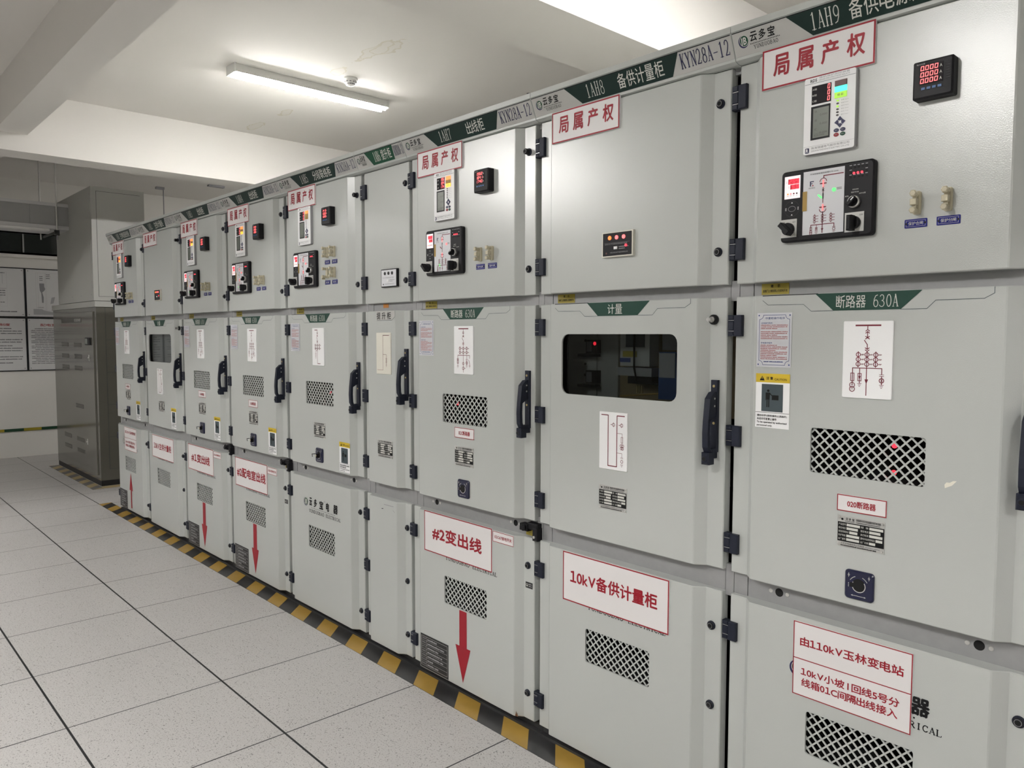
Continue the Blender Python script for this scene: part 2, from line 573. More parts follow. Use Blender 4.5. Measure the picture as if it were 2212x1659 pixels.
    def serif(self, s, u0, u1, z0, z1, d, m, fill=0.86, weight=1.0):
        n = len(s)
        p = (u1 - u0) / n
        h = z1 - z0
        for i, ch in enumerate(s):
            if ch not in SERIF:
                continue
            ux, uw = u0 + p * (i + (1 - fill) / 2), p * fill
            for pts, w in SERIF[ch]:
                # stroke width scales with the narrower of cell width and height
                sw = w * min(h, uw * 1.9) * 0.72 * weight
                self.line([(ux + x * uw, z0 + y * h) for x, y in pts], sw, d, m)

    def seg7(self, s, u0, u1, z0, z1, d, m, w=None, slant=0.08):
        n = len([c for c in s if c != '.'])
        p = (u1 - u0) / n
        h = z1 - z0
        w = w or h * 0.13
        i = 0
        for c in s:
            if c == '.':
                u = u0 + p * i - p * 0.14
                self.rect(u - w / 2, u + w / 2, z0, z0 + w, d, m)
                continue
            a, b = u0 + p * (i + .18), u0 + p * (i + .76)
            for k in SEG.get(c, ''):
                q = [(a + x * (b - a) + slant * y * h, z0 + w / 2 + y * (h - w)) for x, y in SEGP[k]]
                self.line(q, w, d, m)
            i += 1

    def words(self, u0, u1, z, h, d, m, seed=0, fill=0.8, word=(3, 9), gap=0.35):
        """a line of print too small to read: runs of character-sized dashes"""
        rr = random.Random(seed)
        u = u0
        end = u0 + (u1 - u0) * fill
        while u < end:
            k = rr.randint(*word)
            for _ in range(k):
                if u + h * 0.8 > end:
                    break
                hh = h * rr.uniform(0.72, 1.0)
                self.rect(u, u + h * 0.80, z, z + hh, d, m)
                u += h * 0.98
            u += h * gap
            if u + h > end:
                break

    def tube(self, pts, r, m, n=8):
        """round bar along 3-D points given as (x, y, z)"""
        P = [Vector(p) for p in pts]
        vs, fs = [], []
        for i, p in enumerate(P):
            t = (P[min(i + 1, len(P) - 1)] - P[max(i - 1, 0)]).normalized()
            a = Vector((0, 0, 1)) if abs(t.z) < 0.9 else Vector((1, 0, 0))
            e1 = t.cross(a).normalized()
            e2 = t.cross(e1)
            for k in range(n):
                q = 2 * PI * k / n
                v = p + r * (math.cos(q) * e1 + math.sin(q) * e2)
                vs.append(tuple(v))
            if i:
                for k in range(n):
                    j = (k + 1) % n
                    fs.append(((i - 1) * n + k, i * n + k, i * n + j, (i - 1) * n + j))
        fs.append(tuple(range(n)))
        fs.append(tuple(range(len(vs) - 1, len(vs) - n - 1, -1)))
        self.add(vs, fs, m)

    def bx(self, x0, x1, y0, y1, z0, z1, m):
        """box in plain x, y, z"""
        self.box(x0, x1, -y1, -y0, z0, z1, m)

    def extrude_x(self, prof, x0, x1, m):
        """closed profile of (y, z) points swept along x"""
        n = len(prof)
        vs = [(x0, y, z) for y, z in prof] + [(x1, y, z) for y, z in prof]
        fs = [(i, (i + 1) % n, n + (i + 1) % n, n + i) for i in range(n)]
        fs += [tuple(range(n - 1, -1, -1)), tuple(range(n, 2 * n))]
        self.add(vs, fs, m)

    def mesh(self, name, smooth=False):
        me = bpy.data.meshes.new(name)
        me.from_pydata(self.V, [], self.F)
        for m in self.mats:
            me.materials.append(MATS[m])
        me.polygons.foreach_set('material_index', self.I)
        if smooth:
            me.polygons.foreach_set('use_smooth', [True] * len(self.F))
        me.update()
        return me

    def obj(self, name, parent=None, **tags):
        return place(name, self.mesh(name), parent, **tags)


def place(name, me, parent=None, loc=None, **tags):
    o = bpy.data.objects.new(name, me)
    COL.objects.link(o)
    if parent:
        o.parent = parent
    if loc:
        o.location = loc
    for k, v in tags.items():
        o[k] = v
    return o


def thing(name, label, category, loc=(0, 0, 0), rz=0.0, group=None):
    o = bpy.data.objects.new(name, None)
    o.empty_display_size = 0.1
    COL.objects.link(o)
    o.location = loc
    o.rotation_euler = (0, 0, rz)
    o['label'] = label
    o['category'] = category
    if group:
        o['group'] = group
    return o


CACHE = {}


def shared(key, fn):
    """one mesh per kind of part; every cabinet's copy of the part shares it"""
    if key not in CACHE:
        b = MB()
        fn(b)
        CACHE[key] = b.mesh(key if isinstance(key, str) else str(key[0]))
    return CACHE[key]


# ---------------------------------------------------------------- the room
X0, X1, Y0, Y1 = -9.85, 4.6, -5.8, 3.7


def structure(name, b):
    return b.obj(name, None, kind='structure')


b = MB(); b.bx(X0 - .1, X1 + .1, Y0 - .1, Y1 + .1, -0.12, 0, 'floor_tile'); structure('floor', b)
b = MB(); b.bx(X0 - .1, X1 + .1, Y0 - .1, Y1 + .1, CEIL, CEIL + .12, 'ceiling_paint'); structure('ceiling', b)
b = MB(); b.bx(X0 - .12, X0, Y0 - .1, Y1 + .1, 0, CEIL, 'wall_paint'); structure('wall_left', b)
b = MB(); b.bx(X1, X1 + .12, Y0 - .1, Y1 + .1, 0, CEIL, 'wall_grey'); structure('wall_right', b)
b = MB(); b.bx(X0, X1, Y1, Y1 + .12, 0, CEIL, 'wall_paint'); structure('wall_back', b)
b = MB(); b.bx(X0, X1, Y0 - .12, Y0, 0, CEIL, 'wall_grey'); structure('wall_front', b)
# concrete beams under the slab; the last run is unseen, added for shade
b = MB(); b.bx(-6.165, -5.885, Y0, Y1, 2.935, CEIL, 'ceiling_paint'); structure('trim_1', b)
b = MB(); b.bx(-1.66, -1.205, Y0, Y1, 2.935, CEIL, 'ceiling_paint'); structure('trim_2', b)
b = MB(); b.bx(2.70, 3.10, Y0, Y1, 2.935, CEIL, 'ceiling_paint'); structure('trim_3', b)
for k, (a, c) in enumerate(((X0, -6.165), (-5.885, -1.66), (-1.205, 2.70), (3.10, X1))):
    b = MB(); b.bx(a, c, -0.84, -0.625, 3.07, CEIL, 'ceiling_paint'); structure('trim_%d' % (4 + k), b)
for k, (a, c) in enumerate(((X0, -6.165), (-5.885, -1.66), (-1.205, 2.70), (3.10, X1))):  # unseen beam added to block lamp light from the aisle ceiling
    b = MB(); b.bx(a, c, -2.60, -2.36, 3.07, CEIL, 'ceiling_paint'); structure('trim_%d' % (8 + k), b)

# glazed strip high on the left wall
WIN = thing('window_1', 'dark glazed strip high on the left wall above the notice boards', 'window', (X0, 0, 0), PI / 2)
WIN['kind'] = 'structure'
b = MB()
b.frame(-3.2, 1.3, 2.49, 2.76, 0.022, 0.03, 'duct')
b.box(-3.2, 1.3, 0.0, 0.03, 2.738, 2.76, 'duct')
b.box(-3.2, 1.3, 0.0, 0.03, 2.49, 2.512, 'duct')
for u in (-3.2, -1.2, 0.045, 1.28):
    b.box(u - .008, u + .008, 0, 0.024, 2.5, 2.75, 'duct')
b.obj('window_frame', WIN)
b = MB(); b.box(-3.18, 1.28, 0.004, 0.010, 2.51, 2.74, 'glass_backing'); b.obj('glass_backing', WIN)
b = MB(); b.box(-3.18, 1.28, 0.012, 0.017, 2.51, 2.74, 'glass'); b.obj('glass_pane', WIN)
b = MB(); b.box(-3.25, 1.35, 0.0, 0.035, 2.45, 2.487, 'wall_paint'); b.obj('sill', WIN)

# ---------------------------------------------------------------- switchgear row
XK = {9: 0.0, 8: -0.80, 7: -1.60, 6: -1.99, 5: -2.79, 4: -3.59, 3: -4.39, 2: -5.19, 1: -5.99}
WIDTH = {k: (0.39 if k == 6 else 0.80) for k in XK}
ZU, ZM, ZL = (1.657, 2.270), (0.815, 1.620), (0.041, 0.748)      # upper, middle and lower door heights
PD = 0.025        # how far the raised panel stands out
DEPTH = 1.45


def door_mesh(b, w, z0, z1, left=(0.052, 0.076), right=(0.685, 0.716), hole=None, r=0.01, flat_door=False):
    """pressed sheet door: flange, bevel, raised panel, bevel, flange; hole = (u0, u1, z0, z1)"""
    c = 0.0025
    if flat_door:
        prof = [(0.0, -0.032), (0.0, -c), (c, 0.0), (w - c, 0.0), (w, -c), (w, -0.032)]
    else:
        l0, l1 = left
        r0, r1 = right
        prof = [(0.0, -0.032), (0.0, -c), (c, 0.0), (l0, 0.0), (l1 - c, PD - c * .7), (l1 + c * .5, PD),
                (r0 - c * .5, PD), (r0 + c, PD - c * .7), (r1, 0.0), (w - c, 0.0), (w, -c), (w, -0.032)]
    n = len(prof)
    rings = []
    for z, s in ((z0, c), (z0 + c, 0), (z1 - c, 0), (z1, c)):
        rings.append([(u, -(d - s if d > -0.03 else d), z) for u, d in prof])
    vs = [p for rg in rings for p in rg]
    fs, pan = [], None
    for k in range(3):
        for i in range(n - 1):
            if hole and k == 1 and not flat_door and i == 5:
                continue
            fs.append((k * n + i, k * n + i + 1, (k + 1) * n + i + 1, (k + 1) * n + i))
    fs.append(tuple(range(n - 1, -1, -1)))
    fs.append(tuple(3 * n + i for i in range(n)))
    if not hole:
        fs.append((0, 3 * n, 3 * n + n - 1, n - 1))
    b.add(vs, fs, 'paint')
    if hole:
        u0, u1 = prof[5][0], prof[6][0]
        outer = [(u0, z0 + c), (u1, z0 + c), (u1, z1 - c), (u0, z1 - c)]
        hl = rrect(*hole, r)
        tris = tessellate_polygon([[Vector((u, z, 0)) for u, z in outer], [Vector((u, z, 0)) for u, z in hl]])
        pts = outer + hl
        fixed = []
        for t in tris:
            a, bb, cc = (pts[i] for i in t)
            area = (bb[0] - a[0]) * (cc[1] - a[1]) - (cc[0] - a[0]) * (bb[1] - a[1])
            fixed.append(t if area > 0 else (t[0], t[2], t[1]))
        b.add([(u, -PD, z) for u, z in pts], fixed, 'paint')
        m = len(hl)
        vs = [(u, -PD, z) for u, z in hl] + [(u, -PD + 0.006, z) for u, z in hl]
        b.add(vs, [(i, m + i, m + (i + 1) % m, (i + 1) % m) for i in range(m)], 'paint')


def grille_mesh(b, u0, u1, z0, z1):
    """expanded metal lattice behind the opening"""
    u0, u1, z0, z1 = u0 - .006, u1 + .006, z0 - .006, z1 + .006
    pu, pz, w, d = 0.0270, 0.0268, 0.0043, 0.0170
    k = pz / pu
    for s in (1, -1):
        span = (u1 - u0) + (z1 - z0) / k
        n = int(span / pu) + 2
        for i in range(-1, n):
            c = i * pu
            # line u = u0 + c - (z - z0)/k (s=1) or mirrored
            pts = []
            for z in (z0, z1):
                off = c - (z - z0) / k
                pts.append((off, z))
            (a, za), (e, ze) = pts
            L = u1 - u0
            if max(a, e) < 0 or min(a, e) > L:
                continue

            def clip(a, za, e, ze):
                if a > L:
                    za, a = za + (L - a) * (ze - za) / (e - a), L
                if e < 0:
                    ze, e = za + (0 - a) * (ze - za) / (e - a), 0
                return a, za, e, ze
            a, za, e, ze = clip(a, za, e, ze)
            if abs(ze - za) < 0.003:
                continue
            if s == 1:
                p, q = (u0 + a, za), (u0 + e, ze)
            else:
                p, q = (u1 - a, za), (u1 - e, ze)
            du, dz = q[0] - p[0], q[1] - p[1]
            Ln = math.hypot(du, dz)
            nu, nz = -dz / Ln * w / 2, du / Ln * w / 2
            quad = [(p[0] - nu, p[1] - nz), (q[0] - nu, q[1] - nz), (q[0] + nu, q[1] + nz), (p[0] + nu, p[1] + nz)]
            b.prism(quad, d - 0.003 + 0.0006 * s, d + 0.0006 * s, 'paint')


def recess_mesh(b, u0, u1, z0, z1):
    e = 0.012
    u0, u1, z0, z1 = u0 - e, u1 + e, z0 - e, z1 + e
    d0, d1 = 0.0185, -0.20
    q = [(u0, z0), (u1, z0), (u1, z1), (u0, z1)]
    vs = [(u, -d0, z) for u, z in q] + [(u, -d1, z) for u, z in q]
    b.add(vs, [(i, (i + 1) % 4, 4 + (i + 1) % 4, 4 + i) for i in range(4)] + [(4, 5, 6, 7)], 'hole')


def hinge_mesh(b, z0, z1):
    b.box(0.000, 0.026, 0.0003, 0.013, z0, z1, 'navy', 0.002)
    h = z1 - z0
    for a, e in ((0.0, 0.24), (0.26, 0.74), (0.76, 1.0)):
        b.box(-0.021, 0.001 if (a, e) == (.26, .74) else -0.001, -0.012, 0.011, z0 + a * h, z0 + e * h, 'navy', 0.003)
    for a in (0.25, 0.75):
        b.box(-0.0195, -0.002, -0.010, 0.008, z0 + a * h - .0015, z0 + a * h + .0015, 'steel')


def lock_mesh(b, u, z, knob=0.0):
    b.cyl(u, z, 0.0135, 0.0, 0.006, 'navy', 20, 0.002)
    b.cyl(u, z, 0.0105, 0.006, 0.010 + knob, 'black', 20, 0.002)
    b.ring(u, z, 0.0075, 0.0012, 0.0103 + knob, 'greytext', 18)
    b.cyl(u, z, 0.0042, 0.010 + knob, 0.0104 + knob, 'hole', 6)


def key_lock_mesh(b, u, z):
    b.cyl(u, z, 0.0150, 0.0, 0.012, 'black', 20, 0.004)
    b.cyl(u, z, 0.0085, 0.012, 0.016, 'steel', 16)
    b.box(u - 0.0022, u + 0.0022, 0.016, 0.034, z - 0.007, z + 0.007, 'steel')
    b.box(u - 0.007, u + 0.007, 0.030, 0.033, z - 0.0035, z + 0.0035, 'steel')


def handle_mesh(b, u, z):
    """swing handle: long base bar, deep grip with finger opening, lock block at the foot; z = foot of the bar"""
    b.box(u - 0.012, u + 0.012, 0.0, 0.010, z + 0.012, z + 0.226, 'navy', 0.002)
    b.cyl(u, z + 0.208, 0.0042, 0.010, 0.0115, 'brass', 10)
    b.cyl(u + 0.001, z + 0.098, 0.0040, 0.010, 0.0115, 'brass', 10)
    w = 0.0095
    # side outline of the grip in (d, z), split in an upper solid and a lower bow
    upper = [(0.010, z + 0.192), (0.024, z + 0.190), (0.046, z + 0.172), (0.055, z + 0.108), (0.043, z + 0.106), (0.012, z + 0.122)]
    bow = [(0.055, z + 0.110), (0.058, z + 0.070), (0.056, z + 0.030), (0.046, z + 0.014), (0.034, z + 0.014), (0.042, z + 0.034), (0.044, z + 0.070), (0.042, z + 0.110)]
    for prof in (upper, bow):
        b.extrude_x([(-(.003 + d * .88), zz) for d, zz in prof][::-1], u - w, u + w, 'navy')
    b.box(u - 0.010, u + 0.010, 0.008, 0.036, z + 0.010, z + 0.024, 'navy', 0.003)
    b.box(u - 0.013, u + 0.013, 0.024, 0.054, z - 0.022, z + 0.014, 'navy', 0.004)
    b.box(u - 0.008, u + 0.008, 0.0, 0.030, z - 0.006, z + 0.014, 'navy', 0.003)
    b.cyl(u, z - 0.004, 0.0095, 0.054, 0.057, 'navy', 18, 0.002)
    b.cyl(u, z - 0.004, 0.0055, 0.057, 0.0574, 'hole', 14)
    for dz in (0.172, 0.150):
        b.tube([(u + w - .001, -0.020, z + dz), (u + w + .0006, -0.020, z + dz)], 0.0032, 'steel', 8)


def fascia_d(z):
    return 0.0285 + (z - 2.283) / 0.060 * 0.0265


FZ0, FZ1 = 2.284, 2.343


def fascia_mesh(b, w):
    e = 0.0008
    prof = [(0.045, 2.364), (-0.057, 2.364), (-0.057, 2.3465), (-0.0535, 2.345), (-0.0535, 2.3425), (-0.0285, 2.283), (-0.0275, 2.276), (-0.012, 2.271), (0.045, 2.271)]
    b.extrude_x(prof, e, w - e, 'paint')


def logo_mesh(b, u, z, r, d):
    """round trade mark: blue crescent, green disc, pale B"""
    b.flat(ngon(u, z, r, 24), d, 'navyink')
    dd = (lambda zz: MB.D(d, zz) + .0003)
    b.flat(ngon(u + r * .16, z + r * .10, r * .82, 22), dd, 'green2')
    d2 = (lambda zz: MB.D(d, zz) + .0006)
    b.line([(u - r * .34, z - r * .55), (u - r * .22, z + r * .55)], r * .20, d2, 'ltext')
    b.text('B', u - r * .06, u + r * .62, z - r * .52, z + r * .66, d2, 'ltext', .03, 2, .08)
    b.ring(u + r * .16, z + r * .10, r * .86, r * .08, d2, 'ltext', 24)


def name_strip_mesh(b, w, code, title, t0, t1, bright=False):
    """printed header strip on the leaning fascia"""
    d1 = (lambda z: fascia_d(z) + 0.0005)
    d2 = (lambda z: fascia_d(z) + 0.0010)
    s = w / 0.80 if w > 0.5 else 0.49
    g = 'green2' if bright else 'header_green'
    b.flat([(.003, FZ0), (w - .003, FZ0), (w - .003, FZ1), (.003, FZ1)], d1, 'alu')
    if w > 0.5:
        b.flat([(.226, FZ0), (.590, FZ0), (.624, FZ1), (.160, FZ1)], d2, g)
    else:
        b.flat([(.134, FZ0), (.306, FZ0), (.312, FZ1), (.088, FZ1)], d2, g)
    b.flat([(.003, FZ1 - .0022), (w - .003, FZ1 - .0022), (w - .003, FZ1), (.003, FZ1)], (lambda z: fascia_d(z) + .0012), 'ink')  # black line painted in for the shadow gap above the strip
    d3 = (lambda z: fascia_d(z) + 0.0015)
    z0, z1 = 2.2945, 2.3345
    if w > 0.5:
        c0 = 0.222 if code == '1AH9' else 0.251
        b.serif(code, c0, c0 + 0.080, z0, z1, d3, 'ltext', weight=.85)
        b.spaced(title, t0, t1, z0 - .0015, z1 + .001, d3, 'ltext', 0.004, 2)
        b.serif('KYN28A-12', .624, .790, z0 + .001, z1, d3, 'navyink', weight=1.0)
        logo_mesh(b, .033, 2.3165, .0150, d2)
        bx, k = .052, 1.0
    else:
        b.serif(code, .152, .205, z0, z1, d3, 'ltext', weight=1.2)
        b.spaced(title, .214, .292, z0 - .001, z1, d3, 'ltext', 0.006, 2)
        b.serif('KYN28A-12', .316, .386, z0 + .001, z1, d3, 'navyink', weight=1.5)
        logo_mesh(b, .026, 2.3165, .0125, d2)
        bx, k = .041, 0.52
    for i, ch in enumerate('云多宝'):
        u = bx + .026 * k * i
        b.text(ch, u, u + .021 * k, 2.311, 2.334, d2, 'ink', 0.022, 2, 0.15)
    b.words(bx, bx + .088 * k, 2.3055, .0028, d2, 'ink', 3, 1.0, (1, 1), 0.6)
    b.serif('YUNDUOBAO', bx + .008 * k, bx + .080 * k, 2.2935, 2.3025, d2, 'ink', weight=1.3)


def property_sign_mesh(b):
    d0, d1 = PD, PD + .0065
    u0, u1, z0, z1 = .085, .3855, 2.174, 2.279
    b.box(u0, u1, d0, d1, z0, z1, 'sign')
    b.frame(u0, u1, z0, z1, .0045, d1 + .0004, 'red')
    for i, ch in enumerate('局属产权'):
        b.text(ch, .1175 + .0660 * i, .1635 + .0660 * i, 2.2025, 2.2605, d1 + .0004, 'red', 0.022, 3)


def red_sign(b, u0, u1, z0, z1, rows, bw=.0035, th=.003, divide=None, bold=.02):
    d1 = PD + th
    b.box(u0, u1, PD, d1, z0, z1, 'sign')
    b.frame(u0, u1, z0, z1, bw, d1 + .0004, 'red')
    if divide:
        b.rect(u0, u1, divide - bw / 2, divide + bw / 2, d1 + .0004, 'red')
    for s, a0, a1, c0, c1, in rows:
        b.text(s, a0, a1, c0, c1, d1 + .0004, 'red', bold, 3)


# ------- instruments
def relay_mesh(b):
    d1 = PD + .014
    b.prism(rrect(.210, .3455, 1.978, 2.174, .006), PD, d1, 'greyink', .0025, 'greyink')
    b.prism(rrect(.2115, .344, 1.979, 2.173, .005), d1 - .001, d1 + .0004, 'white')
    d = d1 + .0008
    b.rect(.212, .3435, 2.1575, 2.1583, d, 'navyink')
    b.rect(.212, .3435, 1.9985, 1.9990, d, 'greyink')
    b.text('RDS', .227, .2445, 2.1608, 2.1688, d, 'ink', 0.02)
    b.text('微机保护测控装置', .250, .329, 2.1667, 2.1717, d, 'greyink')
    b.text('SERIES PROTECTION RELAYS', .250, .329, 2.1612, 2.1648, d, 'greyink')
    b.prism(rrect(.217, .2275, 1.9825, 1.9955, .002), d1, d, 'navyink')
    b.text('R', .2193, .2255, 1.9845, 1.9935, d + .0004, 'white', 0.03)
    b.text('珠海瑞捷电气股份有限公司', .233, .332, 1.9905, 1.9965, d, 'greytext')
    b.text('ZHUHAI RADIANCE ELECTRIC CO.,LTD', .233, .332, 1.9838, 1.9880, d, 'greytext')
    for i in range(6):
        b.text(('告警 Alarm', '电源 Power', '运行 Run', '合位 Close', '跳位 Trip', '通讯 Comm')[i], .3085, .3275, 2.0995 - i * .0072, 2.1022 - i * .0072, d, 'greyink')


def relay_led_display(b, digits):
    d1 = PD + .0145
    b.box(.2315, .2825, d1, d1 + .0006, 2.1040, 2.1505, 'ledbox')
    for i, ph in enumerate('ABC'):
        z = 2.1395 - .0148 * i
        b.text(ph + '相', .2335, .2445, z - .0005, z + .0048, d1 + .001, 'ltext')
        dg = digits[i]
        b.seg7(dg, .2805 - .0085 * len(dg.replace('.', '')), .2805, z - .0028, z + .0092, d1 + .001, 'led_pink', .0017)


def relay_lcd(b):
    d1 = PD + .0145
    b.box(.2310, .2810, d1, d1 + .0015, 2.0140, 2.0985, 'black')
    b.rect(.2370, .2785, 2.0185, 2.0930, d1 + .0019, 'lcd')
    for i, s in enumerate(('IA', 'IB', 'IC')):
        z = 2.082 - .0225 * i
        b.text(s, .2420, .2475, z, z + .0055, d1 + .0022, 'lcdink')
        b.text('0.000', .2550, .2745, z - .0095, z - .0045, d1 + .0022, 'lcdink')
    b.rect(.240, .276, 2.0285, 2.0290, d1 + .0022, 'lcdink')
    b.text('RDS-5000', .2410, .2680, 2.0215, 2.0265, d1 + .0022, 'lcdink')


def lamp_mesh(b, z0, z1, m, s):
    d1 = PD + .0145
    b.box(.2920, .3225, d1, d1 + .0025, z0, z1, m, .0006)
    if s:
        b.text(s, .2995, .3150, z0 + .004, z1 - .004, d1 + .0029, 'brown')


def status_led_mesh(b, i, m):
    d1 = PD + .0145
    b.prism(ngon(.3000, 2.1010 - i * .0072, .0034, 12, .0022), d1, d1 + .001, m)


def arrow_key_mesh(b, k):
    d1 = PD + .0145
    c = (.3070, 2.0470)
    a = .0062
    pts = [(-a, .0045), (-a, .0085), (0, .0148), (a, .0085), (a, .0045)]
    pts = [(-.0030, .0038), (-.0062, .0068), (0, .0142), (.0062, .0068), (.0030, .0038)]
    ang = k * PI / 2
    q = [(c[0] + u * math.cos(ang) - z * math.sin(ang), c[1] + u * math.sin(ang) + z * math.cos(ang)) for u, z in pts]
    b.prism(q[::-1], d1, d1 + .0012, 'navyink')


def oval_button_mesh(b, u, z, m):
    d1 = PD + .0145
    b.prism(ngon(u, z, .0066, 16, .0047), d1, d1 + .0014, m)
    b.text('确认', u - .0034, u + .0034, z - .0016, z + .0018, d1 + .0018, 'greyink')


def meter_mesh(b):
    b.prism(rrect(.4835, .5700, 2.0565, 2.1430, .004), PD, PD + .030, 'black', .004)
    d = PD + .0304
    b.text('电力仪表', .492, .510, 2.1335, 2.1370, d, 'greyink')
    for i in range(7):
        b.box(.5555, .5635, d, d + .0006, 2.092 + i * .0055, 2.0945 + i * .0055, 'black_mat')


def meter_display(b, rows, unit):
    d = PD + .0306
    b.box(.4985, .5490, d, d + .0004, 2.0880, 2.1320, 'ledbox')
    for i, r in enumerate(rows):
        z = 2.1195 - i * .0143
        b.seg7(r, .4995, .5395, z, z + .0108, d + .0008, 'led_pink', .0017)
        b.text(unit, .5415, .5470, z + .001, z + .008, d + .0008, 'ltext', .01)


def meter_button(b, i):
    d = PD + .0304
    u = .5035 + i * .0117
    b.box(u, u + .0078, d, d + .0012, 2.0762, 2.0815, 'keyblue')


def ctl_mesh(b):
    b.prism(rrect(.1545, .3975, 1.7570, 1.9430, .010), PD, PD + .018, 'black', .004)
    d = PD + .0184
    # white side lettering by the upper-right lamps and the switches
    for r, z in enumerate((1.9318, 1.9205, 1.9085)):
        for i in range(5):
            if r == 1 and i in (1, 2, 3):
                continue
            b.rect(.3365 + .0098 * i, .3425 + .0098 * i, z, z + .0017, d, 'greyink')
            b.cyl(.3395 + .0098 * i, z - .0048, .0024, d - .001, d + .0002, 'hole', 8)
    b.text('储能控制', .345, .360, 1.8715, 1.8745, d, 'ltext')
    b.text('保护开关', .342, .361, 1.8645, 1.8680, d, 'ltext')
    b.text('就地', .327, .336, 1.8560, 1.8600, d, 'ltext')
    b.text('远方位置', .362, .378, 1.8600, 1.8635, d, 'ltext')
    # rounded key field
    b.ring(.1860, 1.8440, .0205, .0009, d, 'black_mat', 20)
    b.ring(.1860, 1.8440, .0100, .0011, d, 'greytext', 20, .0068)
    for u, z in ((.186, 1.8600), (.186, 1.8285)):
        b.flat([(u - .0022, z - .0015), (u + .0022, z - .0015), (u, z + .002)], d, 'white')
    for u in (.169, .203):
        b.text('设置', u - .0017, u + .0017, 1.840, 1.848, d, 'white')


def mimic_mesh(b):
    """white single-line panel with its printed diagram"""
    d = PD + .0184
    u0, u1, z0, z1 = .2165, .3245, 1.7715, 1.9345
    b.box(u0, u1, PD + .017, d, z0, z1, 'offwhite')
    d += .0004
    R = 'darkred'
    c = .2700
    b.text('开关柜智能操控装置KYD-6200', .2345, .3085, 1.9240, 1.9280, d, 'ink')
    b.line([(.3215, 1.9185), (c + .0010, 1.9185), (c + .0010, 1.9120)], 0.0025, d, R)
    b.ring(c, 1.9035, .0088, .0018, d, R, 12, a0=0, a1=180)
    b.rect(c - .0088, c + .0088, 1.8975, 1.9005, d, R)
    b.line([(c, 1.890), (c, 1.850)], 0.0019, d, R)
    b.line([(c - .003, 1.8850), (c + .003, 1.8800)], .0011, d, 'ink')
    b.line([(c - .003, 1.8800), (c + .003, 1.8850)], .0011, d, 'ink')
    b.rect(c - .0014, c + .0018, 1.8600, 1.8750, d, 'greytext')
    b.rect(c - .0088, c + .0088, 1.8375, 1.8405, d, R)
    b.ring(c, 1.8345, .0088, .0018, d, R, 12, a0=180, a1=360)
    b.line([(c, 1.827), (c, 1.774)], 0.0022, d, R)
    for u in (.2490, c, .2920):
        for i in range(3):
            z = 1.8175 - i * .0070
            b.ring(u, z, .0033, 0.0013, d, R, 10)
            b.line([(u + .0033, z), (u + .0098, z + .0002)], 0.0012, d, R)
        b.line([(u, 1.823), (u, 1.799)], 0.0013, d, R)
    b.line([(.2395, 1.790), (.2395, 1.7955), (.3005, 1.7955), (.3005, 1.788)], 0.0020, d, R)
    b.frame(.2365, .2425, 1.7815, 1.7905, 0.0012, d, R)
    b.line([(.2395, 1.790), (.2395, 1.780)], 0.0012, d, R)
    b.ring(.2395, 1.7785, .0034, 0.0013, d, R, 10)
    b.ring(.2395, 1.7745, .0034, 0.0013, d, R, 10)
    b.line([(.2545, 1.7955), (.2545, 1.786)], 0.0013, d, R)
    b.frame(.2515, .2575, 1.7790, 1.7890, 0.0012, d, R)
    b.flat([(.2525, 1.786), (.2545, 1.781), (.2565, 1.786)], d, R)
    for i in range(3):
        b.rect(.2545 - .0045 + i * .0014, .2545 + .0045 - i * .0014, 1.7765 - i * .0021, 1.7773 - i * .0021, d, R)
    b.flat([(c - .0035, 1.7850), (c, 1.7780), (c + .0035, 1.7850)], d, R)
    b.rect(.2965, .3045, 1.7868, 1.7876, d, R)
    b.rect(.2965, .3045, 1.7848, 1.7856, d, R)
    b.ring(.3005, 1.7812, .0034, 0.0013, d, R, 10)
    for i in range(3):
        b.rect(.3005 - .0045 + i * .0014, .3005 + .0045 - i * .0014, 1.7760 - i * .0018, 1.7767 - i * .0018, d, R)
    # maker's mark and small print, brown tape
    b.flat([(.2345, 1.8955), (.2375, 1.8955), (.2375, 1.9010), (.2420, 1.9010), (.2420, 1.9030), (.2375, 1.9030), (.2375, 1.9060), (.2450, 1.9060), (.2450, 1.9085), (.2345, 1.9085)], d, 'navyink')
    b.flat([(.2395, 1.8955), (.2450, 1.8955), (.2422, 1.8990)], d, 'red')
    b.text('杭州康扬', .2310, .2485, 1.8890, 1.8930, d, 'greytext')
    b.rect(.3055, .3185, 1.8820, 1.8838, d, 'greytext')
    b.rect(.3055, .3185, 1.8788, 1.8806, d, 'greytext')
    b.rect(.2155, .2275, 1.8335, 1.8840, d + .0003, 'mustard')


def mimic_light(b, part, m):
    d = PD + .0190
    c = .2700
    if part == 'upper':
        b.rect(c - .0015, c + .0020, 1.8900, 1.9080, d + .0006, m)
    elif part == 'lower':
        b.rect(c - .0015, c + .0020, 1.8300, 1.8460, d + .0006, m)
    elif part == 'switch':
        b.line([(.2575, 1.8710), (.2665, 1.8630)], .0036, d + .0006, m)
    elif part == 'state':
        b.prism(ngon(.2985, 1.8795, .0048, 14), d - .001, d + .001, m)
    elif part == 'earth':
        b.line([(.2515, 1.8010), (.2555, 1.7920)], .0030, d + .0006, m)


